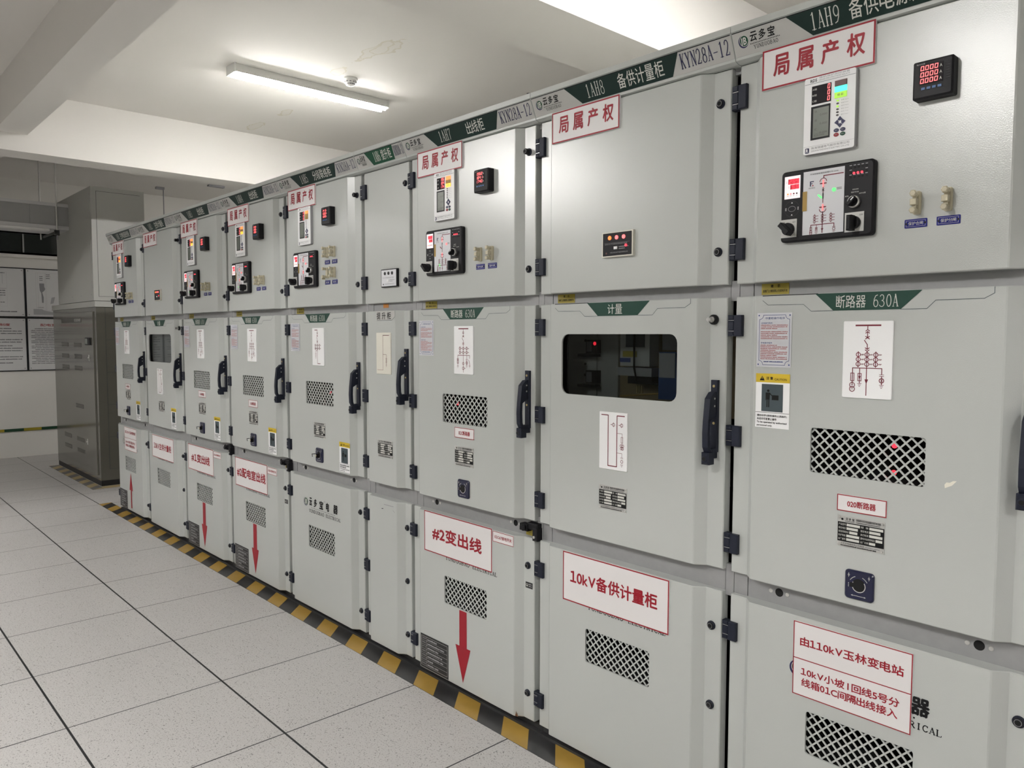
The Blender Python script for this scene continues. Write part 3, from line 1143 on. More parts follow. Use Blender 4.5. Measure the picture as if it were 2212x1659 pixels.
def ctl_readout(b, top, bot):
    d = PD + .0184
    b.box(.1645, .2080, d - .0005, d + .0004, 1.8710, 1.9295, 'whitelit')
    d += .0008
    b.rect(.1745, .2050, 1.9085, 1.9220, d, 'redback')
    b.seg7(top, .1765, .2050, 1.9095, 1.9210, d + .0004, 'led_red', .0020)
    b.rect(.1805, .2050, 1.8950, 1.9070, d, 'redback')
    b.seg7(bot, .1835, .2050, 1.8958, 1.9062, d + .0004, 'led_red', .0020)
    for i, m in enumerate(('led_orange', 'led_pink', 'darkred', 'ink')):
        b.prism(ngon(.1740 + i * .0083, 1.8835, .0022, 10), d - .0004, d, m)
        b.rect(.1722 + i * .0083, .1758 + i * .0083, 1.8780, 1.8793, d, 'greyink')
    b.text('温', .1695, .1715, 1.912, 1.918, d, 'greytext')
    b.text('湿', .1755, .1775, 1.898, 1.904, d, 'greytext')


def ctl_lamp(b, i, m):
    b.cyl(.3480 + i * .0098, 1.9130, .0030, PD + .018, PD + .0195, m, 12)


def square_switch_mesh(b, u0, u1, z0, z1, ang, txt):
    """bright switch plate with a black turn grip"""
    d = PD + .018
    b.box(u0, u1, d, d + .0016, z0, z1, 'alu')
    c, h = (u0 + u1) / 2, (z0 + z1) / 2 - .002
    b.text(txt[0], u0 + .003, u0 + .0115, z1 - .010, z1 - .0055, d + .002, 'ink')
    b.text(txt[1], u1 - .0115, u1 - .003, z1 - .010, z1 - .0055, d + .002, 'ink')
    b.cyl(c, h, .0162, d + .0016, d + .012, 'black', 24, .002)
    L, wd = .0215, .0062
    q = [(-wd, -L * .75), (wd, -L * .75), (wd, L), (-wd, L)]
    q = [(c + x * math.cos(ang) - z * math.sin(ang), h + x * math.sin(ang) + z * math.cos(ang)) for x, z in q]
    b.prism(q, d + .011, d + .036, 'black', .003)


def round_switch_mesh(b, ang):
    d = PD + .018
    u, z = .3510, 1.8420
    b.cyl(u, z, .0152, d, d + .010, 'steel', 24, .002)
    b.cyl(u, z, .0122, d + .010, d + .0112, 'black', 24)
    q = [(-.0045, -.0125), (.0045, -.0125), (.0045, .0125), (-.0045, .0125)]
    q = [(u + x * math.cos(ang) - y * math.sin(ang), z + x * math.sin(ang) + y * math.cos(ang)) for x, y in q]
    b.prism(q, d + .0112, d + .026, 'black', .002)
    e = [(u + x * math.cos(ang) - y * math.sin(ang), z + x * math.sin(ang) + y * math.cos(ang)) for x, y in ((-.0012, .002), (.0012, .002), (.0012, .012), (-.0012, .012))]
    b.flat(e, d + .0264, 'white')


def link_mesh(b, u, z, open_=False):
    """test link: base block, two screw posts and the bridging strap"""
    b.prism(rrect(u - .0085, u + .0085, z - .027, z + .027, .004), PD, PD + .010, 'tan', .002)
    for s in (1, -1):
        zz = z + s * .0195
        b.cyl(u, zz, .0060, PD + .010, PD + .026, 'tan', 12)
        b.cyl(u, zz, .0082, PD + .026, PD + .034, 'tan', 6, .002)
    if open_:
        q = [(-.0035, -.016), (.0035, -.016), (.0035, .016), (-.0035, .016)]
        b.prism([(u - .012 + x * .8 - y * .3, z - .026 + y * .5) for x, y in q], PD + .012, PD + .030, 'tan')
    else:
        b.box(u - .0042, u + .0042, PD + .018, PD + .0225, z - .020, z + .020, 'tan')
        b.box(u - .0072, u + .0072, PD + .016, PD + .030, z - .0072, z + .0072, 'tan', .001)


def blue_tag_mesh(b, u0, z0, s):
    b.prism(rrect(u0, u0 + .0505, z0, z0 + .0205, .002), PD, PD + .0015, 'bluetag')
    d = PD + .0019
    b.frame(u0 + .0035, u0 + .047, z0 + .003, z0 + .0175, .0005, d, 'ltext')
    b.spaced(s, u0 + .0085, u0 + .042, z0 + .0060, z0 + .0145, d + .0002, 'ltext', 0.0)
    for u in (u0 + .0042, u0 + .0463):
        b.cyl(u, z0 + .0102, .0024, PD, PD + .0028, 'black', 10)


def yellow_tag_mesh(b):
    d = -0.0185
    b.box(.069, .151, d - .001, d, 1.624, 1.6545, 'oldyellow')
    b.text('提', .097, .105, 1.6435, 1.6515, d + .0004, 'ink', .02)
    b.text('示', .117, .125, 1.6435, 1.6515, d + .0004, 'ink', .02)
    b.text('后柜门上锁前禁止合接地开关', .073, .147, 1.6300, 1.6380, d + .0004, 'ink', .01)


def badge_mesh(b, s, w):
    """green wedge plate with the unit's name and its fine embossed outline"""
    d = PD + .0008
    z1, z0 = 1.6185, 1.5735
    if w > .5:
        b.flat([(.297, z0), (.463, z0), (.511, z1), (.248, z1)], d, 'green')
        if s == '计量':
            b.spaced(s, .338, .402, 1.5795, 1.6115, d + .0004, 'ltext', 0.0)
        else:
            b.text('断路器', .304, .379, 1.5795, 1.6120, d + .0004, 'ltext', 0.0)
            b.serif('630A', .396, .458, 1.5800, 1.6110, d + .0004, 'ltext', .9, .8)
        out = [(.098, 1.6055), (.114, 1.5930), (.216, 1.5920), (.238, 1.5735), (.297, 1.5735)]
        b.line(out, .0011, d, 'slate')
        out = [(.463, 1.5735), (.522, 1.5735), (.541, 1.5930), (.642, 1.5935), (.662, 1.6050), (.662, 1.6190)]
        b.line(out, .0013, d, 'slate')
        b.line([(.098, 1.6185), (.255, 1.6185)], .0020, d, 'ink')
    else:
        b.flat([(.135, 1.578), (.262, 1.578), (.286, 1.592), (.286, 1.6185), (.135, 1.6185)], d - .0002, 'alu')
        b.spaced(s, .133, .262, 1.5815, 1.6135, d + .0004, 'ink', 0.006)
        b.line([(.140, 1.577), (.262, 1.577), (.287, 1.592), (.287, 1.6185)], .0016, d, 'slate')


def procedure_mesh(b):
    """operating procedure card with a scalloped blue border"""
    d = PD + .0012
    u0, u1, z0, z1 = .083, .185, 1.4225, 1.5715
    b.rect(u0, u1, z0, z1, d, 'paper')
    d += .0004
    a0, a1, c0, c1 = u0 + .007, u1 - .006, z0 + .006, z1 - .006
    s = .012
    pts = [(a0 + s, c0), (a1 - s, c0)] + arc(a1, c0, s, s, 180, 90, 5) + [(a1, c1 - s)] + arc(a1, c1, s, s, 270, 180, 5) + \
          [(a0 + s, c1)] + arc(a0, c1, s, s, 0, -90, 5) + [(a0, c0 + s)] + arc(a0, c0, s, s, 90, 0, 5)
    b.line(pts, .0011, d, 'noticeblue')
    for u in (u0 + .0055, u1 - .0055):
        for z in (z0 + .007, z1 - .007):
            b.flat(ngon(u, z, .0021, 8), d, 'noticeblue')
    b.text('中置柜操作程序', u0 + .025, u1 - .020, z1 - .018, z1 - .0115, d, 'noticeblue')
    b.text('送电操作程序:', u0 + .012, u0 + .047, z1 - .0305, z1 - .0255, d, 'noticeblue')
    b.text('停电操作程序:', u0 + .012, u0 + .047, z1 - .0850, z1 - .0800, d, 'noticeblue')
    z = z1 - .0350
    k = 0
    for n, zz in ((3, z1 - .0350), (5, z1 - .0530), (9, z1 - .0900)):
        for i in range(n):
            k += 1
            b.words(u0 + .0115, u1 - .011, zz - i * .0047, .0028, d, 'noticered', 40 + k, 1.0 if k % 3 else .62, (5, 14), .5)
    b.words(u0 + .022, u1 - .020, z0 + .0135, .0030, d, 'noticeblue', 90, 1.0, (2, 16), .5)


def caution_mesh(b, u0, z0):
    """yellow-topped caution card with a dark pictogram"""
    d = PD + .0012
    w, h = .1005, .1505
    u1, z1 = u0 + w, z0 + h
    b.rect(u0, u1, z0, z1, d, 'white')
    e = d + .0004
    b.rect(u0, u1, z1 - .0245, z1, e, 'yellow')
    b.flat([(u0 + .0115, z1 - .0195), (u0 + .0265, z1 - .0195), (u0 + .019, z1 - .0065)], e + .0003, 'ink')
    b.line([(u0 + .019, z1 - .0098), (u0 + .019, z1 - .0150)], .0014, e + .0006, 'yellow')
    b.text('注 意', u0 + .031, u0 + .0515, z1 - .0170, z1 - .0085, e + .0003, 'ink', .02)
    b.text('CAUTION', u0 + .056, u0 + .0915, z1 - .0182, z1 - .0122, e + .0003, 'ink', 0.0)
    p0, p1, q0, q1 = u0 + .0180, u0 + .0815, z1 - .1050, z1 - .0290
    b.rect(p0, p1, q0, q1, e, 'slate')
    k = e + .0004
    c = p0 + .020
    b.flat(ngon(c, q1 - .0185, .0038, 12), k, 'hole')
    b.flat([(c - .0055, q1 - .0430), (c + .0045, q1 - .0430), (c + .0055, q1 - .0235), (c - .0062, q1 - .0235)], k, 'hole')
    b.rect(c - .0075, c - .0058, q1 - .0450, q1 - .0235, k, 'hole')
    b.rect(c - .0045, c - .0015, q1 - .0640, q1 - .0430, k, 'hole')
    b.rect(c + .0008, c + .0038, q1 - .0640, q1 - .0430, k, 'hole')
    b.flat([(c + .003, q1 - .0260), (c + .011, q1 - .0330), (c + .011, q1 - .0300), (c + .005, q1 - .0235)], k, 'hole')
    b.rect(c + .0110, c + .0310, q1 - .0435, q1 - .0300, k, 'hole')
    b.rect(u0, u1, z1 - .1085, z1 - .1075, e, 'ink')
    b.text('请勿动手!(授权操作人员除外)', u0 + .005, u0 + .0945, z1 - .1205, z1 - .1135, e, 'ink', .015)
    b.text('未经许可者禁止操作', u0 + .005, u0 + .064, z1 - .1295, z1 - .1225, e, 'ink', .015)
    b.text('To be operated by authorized', u0 + .005, u0 + .094, z1 - .1390, z1 - .1325, e, 'ink', .03)
    b.text('personnel only.', u0 + .005, u0 + .052, z1 - .1475, z1 - .1415, e, 'ink', .03)


def ct_block(b, us, zs, r, d, m, tick):
    for u in us:
        for z in zs:
            b.ring(u, z, r, .0019, d, m, 14)
            b.line([(u + r, z), (u + r + tick, z)], .0008, d, m)
            for q in (.35, .6, .85):
                b.line([(u + r + tick * q - .0008, z - .0016), (u + r + tick * q + .0008, z + .0016)], .0009, d, m)
        b.line([(u, zs[0] + r + .0025), (u, zs[-1] - r - .0025)], .0019, d, m)


def earth_sym(b, u, z, d, m, k=1.0):
    for i, w in enumerate((.0055, .0036, .0018)):
        b.rect(u - w * k, u + w * k, z - .0006 - i * .0036, z + .0006 - i * .0036, d, m)


def diagram_mesh(b, kind):
    """single-line diagram plate; kinds: feed (three rows of rings), out (two rows), tie, meter, riser"""
    R, w = 'darkred', .0020
    if kind in ('feed', 'out', 'tie'):
        u0, u1, z0, z1 = .3265, .4490, 1.3515, 1.5460
    elif kind == 'meter':
        u0, u1, z0, z1 = .3105, .4300, 1.0640, 1.2560
    else:
        u0, u1, z0, z1 = .1370, .2560, 1.3300, 1.5205
    b.prism(rrect(u0, u1, z0, z1, .003), PD, PD + .004, 'cream' if kind == 'riser' else 'white', .0012)
    d = PD + .0044
    if kind in ('feed', 'out', 'tie'):
        c = u0 + .0610
        b.rect(c - .0305, c + .0325, z1 - .0130, z1 - .0090, d, R) if kind != 'tie' else b.rect(c - .034, c - .004, z1 - .0130, z1 - .0095, d, R)
        if kind == 'tie':
            c -= .006
            b.line([(c, z1 - .011), (c, z1 - .02)], w, d, R)
        b.line([(c, z1 - .011), (c, z1 - .0215)], w, d, R)
        for z in (.0215, .0265):
            b.line([(c - .0048, z1 - z - .004), (c, z1 - z), (c + .0048, z1 - z - .004)], w, d, R)
        b.line([(c, z1 - .0265), (c, z1 - .0415)], w, d, R)
        b.line([(c - .005, z1 - .0385), (c + .005, z1 - .0450)], w, d, R)
        b.line([(c - .005, z1 - .0450), (c + .005, z1 - .0385)], w, d, R)
        b.line([(c - .0075, z1 - .0480), (c, z1 - .0590), (c, z1 - .0700)], w, d, R)
        for z in (.0710, .0760):
            b.line([(c - .0050, z1 - z + .004), (c, z1 - z), (c + .0050, z1 - z + .004)], w, d, R)
        b.line([(c, z1 - .0760), (c, z1 - .0800)], w, d, R)
        rows = [z1 - .0842, z1 - .0962, z1 - .1080] if kind == 'feed' else [z1 - .0900, z1 - .1060]
        ct_block(b, (c - .0215, c, c + .0215), rows, .0052, d, R, .0090)
        b.line([(c, rows[0]), (c, z1 - .1180)], w, d, R)
        zb = z1 - .1180
        if kind == 'tie':
            b.line([(c, zb), (c, z0 + .010), (c + .028, z0 + .010)], w, d, R)
            b.rect(c, c + .030, z0 + .0085, z0 + .0115, d, R)
            b.line([(c, zb), (c - .017, zb), (c - .017, zb - .012)], w, d, R)
            b.frame(c - .0205, c - .0135, zb - .030, zb - .012, .0017, d, R)
            earth_sym(b, c - .017, zb - .034, d, R)
        else:
            b.line([(c - .0350, zb), (c + .0370, zb)], w, d, R)
            b.line([(c, zb), (c, z0 + .008)], w, d, R)
            # fuse and voltage transformer
            u = c - .0350
            b.line([(u, zb), (u, zb - .0420)], w, d, R)
            b.frame(u - .0050, u + .0050, zb - .0335, zb - .0125, .0017, d, R)
            if kind == 'feed':
                b.ring(u, zb - .0435, .0064, .0019, d, R, 14)
                b.ring(u, zb - .0535, .0064, .0019, d, R, 14)
                b.rect(u - .0032, u + .0032, zb - .0441, zb - .0429, d, R)
                b.rect(u - .0032, u + .0032, zb - .0541, zb - .0529, d, R)
            else:
                b.flat([(u - .0028, zb - .017), (u, zb - .029), (u + .0028, zb - .017)], d, R)
                earth_sym(b, u, zb - .0430, d, R)
            # arrester
            u = c - .0170
            if kind == 'feed':
                b.line([(u, zb), (u, zb - .0380)], w, d, R)
                b.frame(u - .0050, u + .0050, zb - .0330, zb - .0130, .0017, d, R)
                b.flat([(u - .0030, zb - .0200), (u, zb - .0310), (u + .0030, zb - .0200)], d, R)
                earth_sym(b, u, zb - .0390, d, R)
                b.flat([(c - .0045, zb - .0280), (c, zb - .0400), (c + .0045, zb - .0280)], d, R)
            else:
                b.ring(c, zb - .0330, .0050, .0019, d, R, 12)
                b.ring(c, zb - .0520, .0058, .0019, d, R, 12)
                b.line([(c + .0058, zb - .052), (c + .013, zb - .052)], w, d, R)
            # capacitor, lamp, earth
            u = c + .0370 if kind == 'feed' else c + .0220
            b.line([(u, zb), (u, zb - .0150)], w, d, R)
            b.rect(u - .0058, u + .0058, zb - .0160, zb - .0148, d, R)
            b.rect(u - .0058, u + .0058, zb - .0200, zb - .0188, d, R)
            b.line([(u, zb - .019), (u, zb - .040)], w, d, R)
            b.ring(u, zb - .0300, .0056, .0019, d, R, 14)
            b.line([(u - .004, zb - .034), (u + .004, zb - .026)], .0010, d, R)
            b.line([(u - .004, zb - .026), (u + .004, zb - .034)], .0010, d, R)
            earth_sym(b, u, zb - .0410, d, R)
            if kind == 'out':
                u = c + .0400
                b.line([(c + .022, zb), (u, zb), (u, zb - .012)], w, d, R)
                b.line([(u - .005, zb - .018), (u, zb - .034), (u, zb - .040)], w, d, R)
                earth_sym(b, u, zb - .0410, d, R)
    elif kind == 'meter':
        w = .0030
        b.line([(u0 + .010, z1 - .0105), (u0 + .0390, z1 - .0105), (u0 + .0390, z0 + .0130), (u0 + .0765, z0 + .0130), (u0 + .0765, z1 - .0105), (u0 + .1080, z1 - .0105)], w, d, R)
        for u in (u0 + .0620, u0 + .0960):
            b.ring(u, z1 - .0410, .0052, .0018, d, R, 12)
            b.line([(u, z1 - .033), (u, z1 - .049)], .0009, d, R)
            b.line([(u - .005, z1 - .041), (u - .012, z1 - .041)], .0018, d, R)
        v = u0 + .0980
        b.line([(u0 + .0765, z1 - .0680), (v, z1 - .0680), (v, z1 - .0800)], .0011, d, R)
        b.frame(v - .0045, v + .0045, z1 - .0990, z1 - .0790, .0011, d, R)
        b.line([(v, z1 - .079), (v, z1 - .104)], .0009, d, R)
        for q in (-.0035, .0035):
            b.ring(v + q, z1 - .1080, .0042, .0017, d, R, 12)
            b.ring(v + q * .8, z1 - .1170, .0042, .0017, d, R, 12)
        b.line([(u0 + .0765, z1 - .1330), (v, z1 - .1330), (v, z1 - .1450)], .0011, d, R)
        b.rect(v - .005, v + .005, z1 - .1470, z1 - .1460, d, R)
        b.rect(v - .005, v + .005, z1 - .1505, z1 - .1495, d, R)
        b.ring(v, z1 - .1600, .0048, .0017, d, R, 12)
        earth_sym(b, v, z1 - .1700, d, R)
    else:
        w = .0014
        b.line([(u0 + .010, z0 + .019), (u0 + .0560, z0 + .019), (u0 + .0560, z1 - .0125), (u0 + .1060, z1 - .0125)], w, d, R)
        b.line([(u0 + .056, z1 - .0125), (u0 + .106, z1 - .0125)], .0022, d, R)
        v = u0 + .083
        b.line([(u0 + .056, z1 - .100), (v, z1 - .100), (v, z1 - .148)], w, d, R)
        b.ring(v, z1 - .120, .0042, .0010, d, R, 10)
        b.frame(v - .004, v + .004, z1 - .138, z1 - .128, .0009, d, R)
        earth_sym(b, v, z1 - .1480, d, R)


def rating_mesh(b, u0, z0, w=.1190, h=.0800):
    """engraved rating plate: bright metal, black field with blank boxes"""
    d = PD + .0012
    u1, z1 = u0 + w, z0 + h
    b.box(u0, u1, PD, d, z0, z1, 'alu')
    e = d + .0004
    sx, sz = w / .119, h / .08
    U = (lambda t: u0 + t * sx)
    Z = (lambda t: z0 + t * sz)
    b.rect(U(.0010), U(.1180), Z(.0135), Z(.0640), e, 'ink')
    b.flat(ngon(U(.0125), Z(.0715), .0030, 12), e, 'ink')
    for i, ch in enumerate('云多宝'):
        b.text(ch, U(.0215 + i * .0080), U(.0275 + i * .0080), Z(.0700), Z(.0765), e, 'ink', .02)
    b.text('铠装移开式交流金属封闭开关设备', U(.0480), U(.1090), Z(.0705), Z(.0770), e, 'ink', .01)
    b.words(U(.0480), U(.1090), Z(.0665), .0020 * sz, e, 'ink', 5, 1.0, (20, 30))
    b.words(U(.0200), U(.0440), Z(.0665), .0016 * sz, e, 'ink', 6, 1.0, (20, 30))
    f = e + .0004
    for i, (la, a, lb, c) in enumerate((('产品型号', .0580, '频  率', .0845), ('额定电压', .0530, '额定电流', .0780), ('额定短时耐受电流', .0520, '执行标准', .0830),
                                        ('防护等级', .0570, '雷电冲击耐受电压', .0830), ('出厂编号', .0570, '出厂日期', .0660))):
        z = .0555 - i * .0095
        lw = .0260 if len(la) > 5 else .0185
        b.text(la, U(.0035), U(.0035 + lw), Z(z), Z(z + .0055), f, 'ltext')
        b.rect(U(.0055 + lw), U(a), Z(z - .0005), Z(z + .0060), f, 'ltext')
        lw2 = .0355 if len(lb) > 5 else .0195
        b.text(lb, U(.0600), U(.0600 + lw2), Z(z), Z(z + .0055), f, 'ltext')
        b.rect(U(.0620 + lw2), U(c + .031), Z(z - .0005), Z(z + .0060), f, 'ltext')
    b.text('云多宝电器有限公司制造', U(.0100), U(.0700), Z(.0070), Z(.0115), e, 'ink')
    b.words(U(.0720), U(.1090), Z(.0075), .0024 * sz, e, 'greytext', 8, 1.0, (8, 14))
    b.words(U(.0100), U(.1000), Z(.0022), .0032 * sz, e, 'ink', 9, 1.0, (6, 16))
    for u in (U(.0055), U(.1135)):
        for z in (Z(.0050), Z(.0745)):
            b.cyl(u, z, .0030, d, d + .0022, 'steel', 10, .0008)


def crank_mesh(b, u, z, flap):
    """cushion-shaped cover plate round the racking crank hole"""
    h = .0365
    pts = []
    for (sx, sz, a) in ((1, -1, -90), (1, 1, 0), (-1, 1, 90), (-1, -1, 180)):
        for i in range(5):
            t = math.radians(a + 90 * i / 4)
            pts.append((u + sx * (h - .009) + .009 * math.cos(t), z + sz * (h + .001 - .009) + .009 * math.sin(t)))
    b.prism(pts, PD, PD + .007, 'navy_gloss', .003)
    d = PD + .0074
    b.flat(ngon(u, z, .0178, 24), d, 'hole')
    b.ring(u, z, .0165, .0022, d + .0002, 'steel', 14, None, 150, 395)
    b.flat([(u - .0225, z - .006), (u - .0145, z - .006), (u - .0145, z + .006), (u - .0225, z + .006)], d + .0003, 'hole')
    e = d + .0006
    b.line(arc(u, z, .0245, .0245, 150, 112, 5), .0016, e, 'ltext')
    b.line(arc(u, z, .0245, .0245, 68, 32, 5), .0016, e, 'ltext')
    for s in (-1, 1):
        q = u + s * .0255
        b.ring(q, z + .0245, .0022, .0009, e, 'ltext', 8)
        b.line([(q, z + .0300), (q, z + .0190)], .0010, e, 'ltext')
    b.line([(u - .016, z - .0265), (u + .016, z - .0265)], .0011, e, 'ltext')
    for s in (-1, 1):
        b.flat([(u + s * .019, z - .0265), (u + s * .0145, z - .0245), (u + s * .0145, z - .0285)][::s], e, 'ltext')
    for i in range(3):
        b.rect(u - .0265, u - .0245, z - .006 + i * .004, z - .0040 + i * .004, e, 'ltext')
    if flap:
        b.box(u - .0035, u + .0035, PD + .007, PD + .022, z - .012, z + .010, 'black', .001)
        b.cyl(u, z, .0045, PD + .022, PD + .0235, 'brass', 10)
        b.tube([(u - .004, -(PD + .026), z + .010), (u - .030, -(PD + .030), z + .006), (u - .034, -(PD + .026), z - .008)], .0022, 'black', 6)


MATS_NAVY = mat('navy_gloss', (0.005, 0.007, 0.036), 0.3)


def lower_logo_mesh(b, dz):
    """printed maker's name on the lower door"""
    d = PD + .0006
    z = .6150 + dz
    # blue crescent and green disc
    logo_mesh(b, .2245, z, .0225, d)
    us = ((.262, .292), (.312, .345), (.370, .412), (.440, .474), (.515, .560))
    for (a, c), ch in zip(us, '云多宝电器'):
        b.text(ch, a, c, z - .0170, z + .0290, d + .0004, 'ink', .035, 2, .05)
    b.ring(.428, z + .029, .0032, .0009, d, 'ink', 10)
    b.words(.285, .540, z - .0275, .0050, d, 'ink', 12, 1.0, (1, 1), 2.0)
    b.serif('YUNDUOBAO', .2600, .4200, z - .0510, z - .0350, d, 'ink', .94, 1.75)
    b.serif('ELECTRICAL', .4380, .5900, z - .0510, z - .0350, d, 'ink', .94, 1.75)


def arrow_mesh(b, up):
    d = PD + .0010
    if up:
        b.flat([(.372, .066), (.402, .066), (.402, .215), (.430, .213), (.383, .362), (.342, .213), (.372, .215)], d, 'red')
    else:
        b.flat([(.353, .371), (.353, .219), (.327, .219), (.376, .066), (.425, .219), (.401, .219), (.401, .371)][::1], d, 'red')


def table_mesh(b):
    """black engraved data table"""
    d = PD + .0012
    u0, u1, z0, z1 = .080, .2775, .046, .196
    b.box(u0, u1, PD, d, z0, z1, 'black_mat')
    e = d + .0004
    b.frame(u0 + .006, u1 - .006, z0 + .010, z1 - .008, .0010, e, 'ltext')
    b.rect(u0 + .044, u0 + .045, z0 + .010, z1 - .008, e, 'ltext')
    n = 7
    for i in range(n):
        z = z1 - .008 - (i + 1) * (z1 - z0 - .018) / n
        b.rect(u0 + .006, u1 - .006, z, z + .0008, e, 'ltext')
        b.text(('工程名称', '使用单位', '生产厂家', '设备名称', '型号规格', '投运日期', '联系电话')[i], u0 + .010, u0 + .040, z + .006, z + .014, e, 'greyink')
        b.words(u0 + .050, u1 - .012, z + .0055, .0070, e, 'greyink', 60 + i, (.55, .9, .62, .8, .86, .3, .6)[i], (6, 14), .5)


def small_label_mesh(b):
    d = .0006
    b.rect(.7250, .7630, .5525, .5760, d, 'black_mat')
    b.ring(.7330, .5645, .0050, .0012, d + .0004, 'ltext', 8)
    b.rect(.7310, .7350, .5580, .5640, d + .0004, 'ltext')
    b.words(.7415, .7600, .5665, .0040, d + .0004, 'greyink', 3, 1.0, (3, 5))
    b.words(.7415, .7600, .5590, .0040, d + .0004, 'greyink', 4, 1.0, (3, 5))


def indicator_mesh(b, u0, z0, white, w=.1285, h=.0815):
    u1, z1 = u0 + w, z0 + h
    b.box(u0, u1, PD if not white else 0, (PD if not white else 0) + .012, z0, z1, 'black' if white else 'cream', .0015)
    d = (PD if not white else 0) + .0124
    b.rect(u0 + .005, u1 - (.004 if not white else .005), z0 + .004, z1 - .004, d, 'offwhite' if white else 'black')
    e = d + .0004
    ink = 'greytext' if white else 'greyink'
    b.text('DXN-Q 户内高压带电显示装置', u0 + .014, u1 - .022, z0 + .0395, z0 + .0435, e, ink)
    b.rect(u0 + .012, u1 - .012, z0 + .0450, z0 + .0455, e, ink)
    b.text('中国·高压电气股份有限公司', u0 + .036, u1 - .020, z0 + .0120, z0 + .0160, e, ink)
    b.words(u0 + .072, u1 - .016, z0 + .030, .0028, e, ink, 5, 1.0, (4, 8))
    b.words(u0 + .072, u1 - .030, z0 + .024, .0028, e, ink, 6, 1.0, (4, 8))
    b.flat(ngon(u0 + .020, z0 + .0130, .0035, 10), e, 'ink' if white else 'brown')


def indicator_lamp(b, u0, z0, i, m, white):
    d = (0 if white else PD) + .0124
    b.cyl(u0 + .034 + i * .0290, z0 + .0620, .0068 if not white else .0075, d - .001, d + .0025, m, 16, .001, None)


def test_button(b, u0, z0, white):
    d = (0 if white else PD) + .0124
    b.box(u0 + .053, u0 + .067, d - .001, d + .004, z0 + .0240, z0 + .0330, 'white', .001)


def latch_mesh(b):
    """black earthing-switch latch below the middle door with a yellow tag"""
    b.box(.700, .742, -.034, -.004, .772, .798, 'black', .003)
    b.box(.736, .790, -.036, -.010, .780, .806, 'black', .004)
    b.cyl(.728, .786, .0120, -.006, .006, 'black', 14, .002)
    b.box(.768, .793, -.036, -.006, .742, .790, 'black', .003)
    b.cyl(.781, .758, .0055, -.006, -.002, 'steel', 8)
    b.box(.712, .752, -.035, -.030, .752, .774, 'oldyellow')
    b.V = [(x, y - .016, z) for x, y, z in b.V]


def body_mesh(b, w, window):
    """shell of the cabinet, open at the front behind the doors"""
    e = .0006
    y0 = .036
    b.bx(e, .02, y0, DEPTH, .035, 2.355, 'paint_side')
    b.bx(w - .02, w - e, y0, DEPTH, .035, 2.355, 'paint_side')
    b.bx(.02, w - .02, DEPTH - .02, DEPTH, .035, 2.355, 'paint_side')
    b.bx(e, w - e, y0 + .012, DEPTH, 2.355, 2.363, 'paint_side')
    b.bx(.02, w - .02, y0, DEPTH - .02, .035, .05, 'inner')
    # inner lining
    for zz in (.78, 1.638):
        b.bx(.02, w - .02, y0 + .004, DEPTH - .02, zz - .004, zz + .004, 'inner')
    b.bx(.0202, .022, y0 + .03, DEPTH - .02, .05, 2.35, 'inner')
    b.bx(w - .022, w - .0202, y0 + .03, DEPTH - .02, .05, 2.35, 'inner')
    if not window:
        b.bx(.022, w - .022, .42, .43, .05, 2.35, 'inner')


def front_frame_mesh(b, w, holes=True):
    """bright zinc-coated posts and cross members seen in the gaps between the doors"""
    f = 'zinc'
    dd0, dd1 = -.034, -.020
    for z0, z1 in ((.735, .830), (1.610, 1.668), (2.255, 2.350)):
        b.box(.046, w - .030, dd0, dd1, z0, z1, f)
        b.box(.001, .044, dd0, dd1 + .001, z0, z1, f)
        b.box(w - .028, w - .001, dd0, dd1 + .001, z0, z1, f)
    b.box(.001, .044, -.070, -.055, .04, 2.35, 'paint_side')
    b.box(w - .028, w - .001, -.070, -.055, .04, 2.35, 'paint_side')
    if holes:
        for u in (.143, .647):
            b.cyl(u, .783, .0120, dd1, dd1 + .0006, 'hole', 16)
            for s in (-1, 1):
                b.cyl(u + s * .0250, .783, .0062, dd1, dd1 + .0025, 'steel', 10, .001)


CAB_LABEL = {
    1: 'switchgear cabinet headed 1AH1 at the far end, red arrow pointing up its lower door',
    2: 'switchgear cabinet headed 1AH2 with a tinted window and the sign 10kV主供计量柜',
    3: 'switchgear cabinet headed 1AH3 with the red sign #1变出线 above a down arrow',
    4: 'switchgear cabinet headed 1AH4 with the red sign #2配电室出线 on its lower door',
    5: 'switchgear cabinet headed 1AH5 with four test links and black maker lettering on the lower door',
    6: 'narrow switchgear cabinet headed 1AH6 with plain doors and a cream diagram plate',
    7: 'switchgear cabinet headed 1AH7 with the red sign #2变出线 above a down arrow',
    8: 'switchgear cabinet headed 1AH8 with a wide tinted window and sign 10kV备供计量柜',
    9: 'switchgear cabinet headed 1AH9 with cyan lit relay lamp and 020断路器 sign',
}
TITLE = {1: ('主供电源进线柜', .352, .584), 2: ('主供计量柜', .385, .566), 3: ('出线柜', .425, .532), 4: ('出线柜', .425, .532),
         5: ('分段联络柜', .385, .566), 6: ('提升柜', 0, 0), 7: ('出线柜', .425, .532), 8: ('备供计量柜', .385, .566), 9: ('备供电源进线柜', .322, .578)}
FEEDER = (1, 3, 4, 5, 7, 9)


def upper_door(cab, k, w):
    if k == 6:
        me = shared(('upper_door', 6), lambda b: door_mesh(b, .368, *ZU, flat_door=True))
    else:
        me = shared(('upper_door', 0), lambda b: door_mesh(b, .772, *ZU))
    dr = place('upper_door', me, cab)
    for z0, z1 in ((2.148, 2.215), (1.725, 1.786)):
        place('hinge', shared(('hinge', z0), lambda b: hinge_mesh(b, z0, z1)), dr)
    u = .340 if k == 6 else .738
    for z in (2.178, 1.753):
        kn = .014 if (k in (2, 5, 7) and z > 2) else 0.0
        place('lock', shared(('lock', u, z, kn), lambda b: lock_mesh(b, u, z, kn)), dr)
    return dr


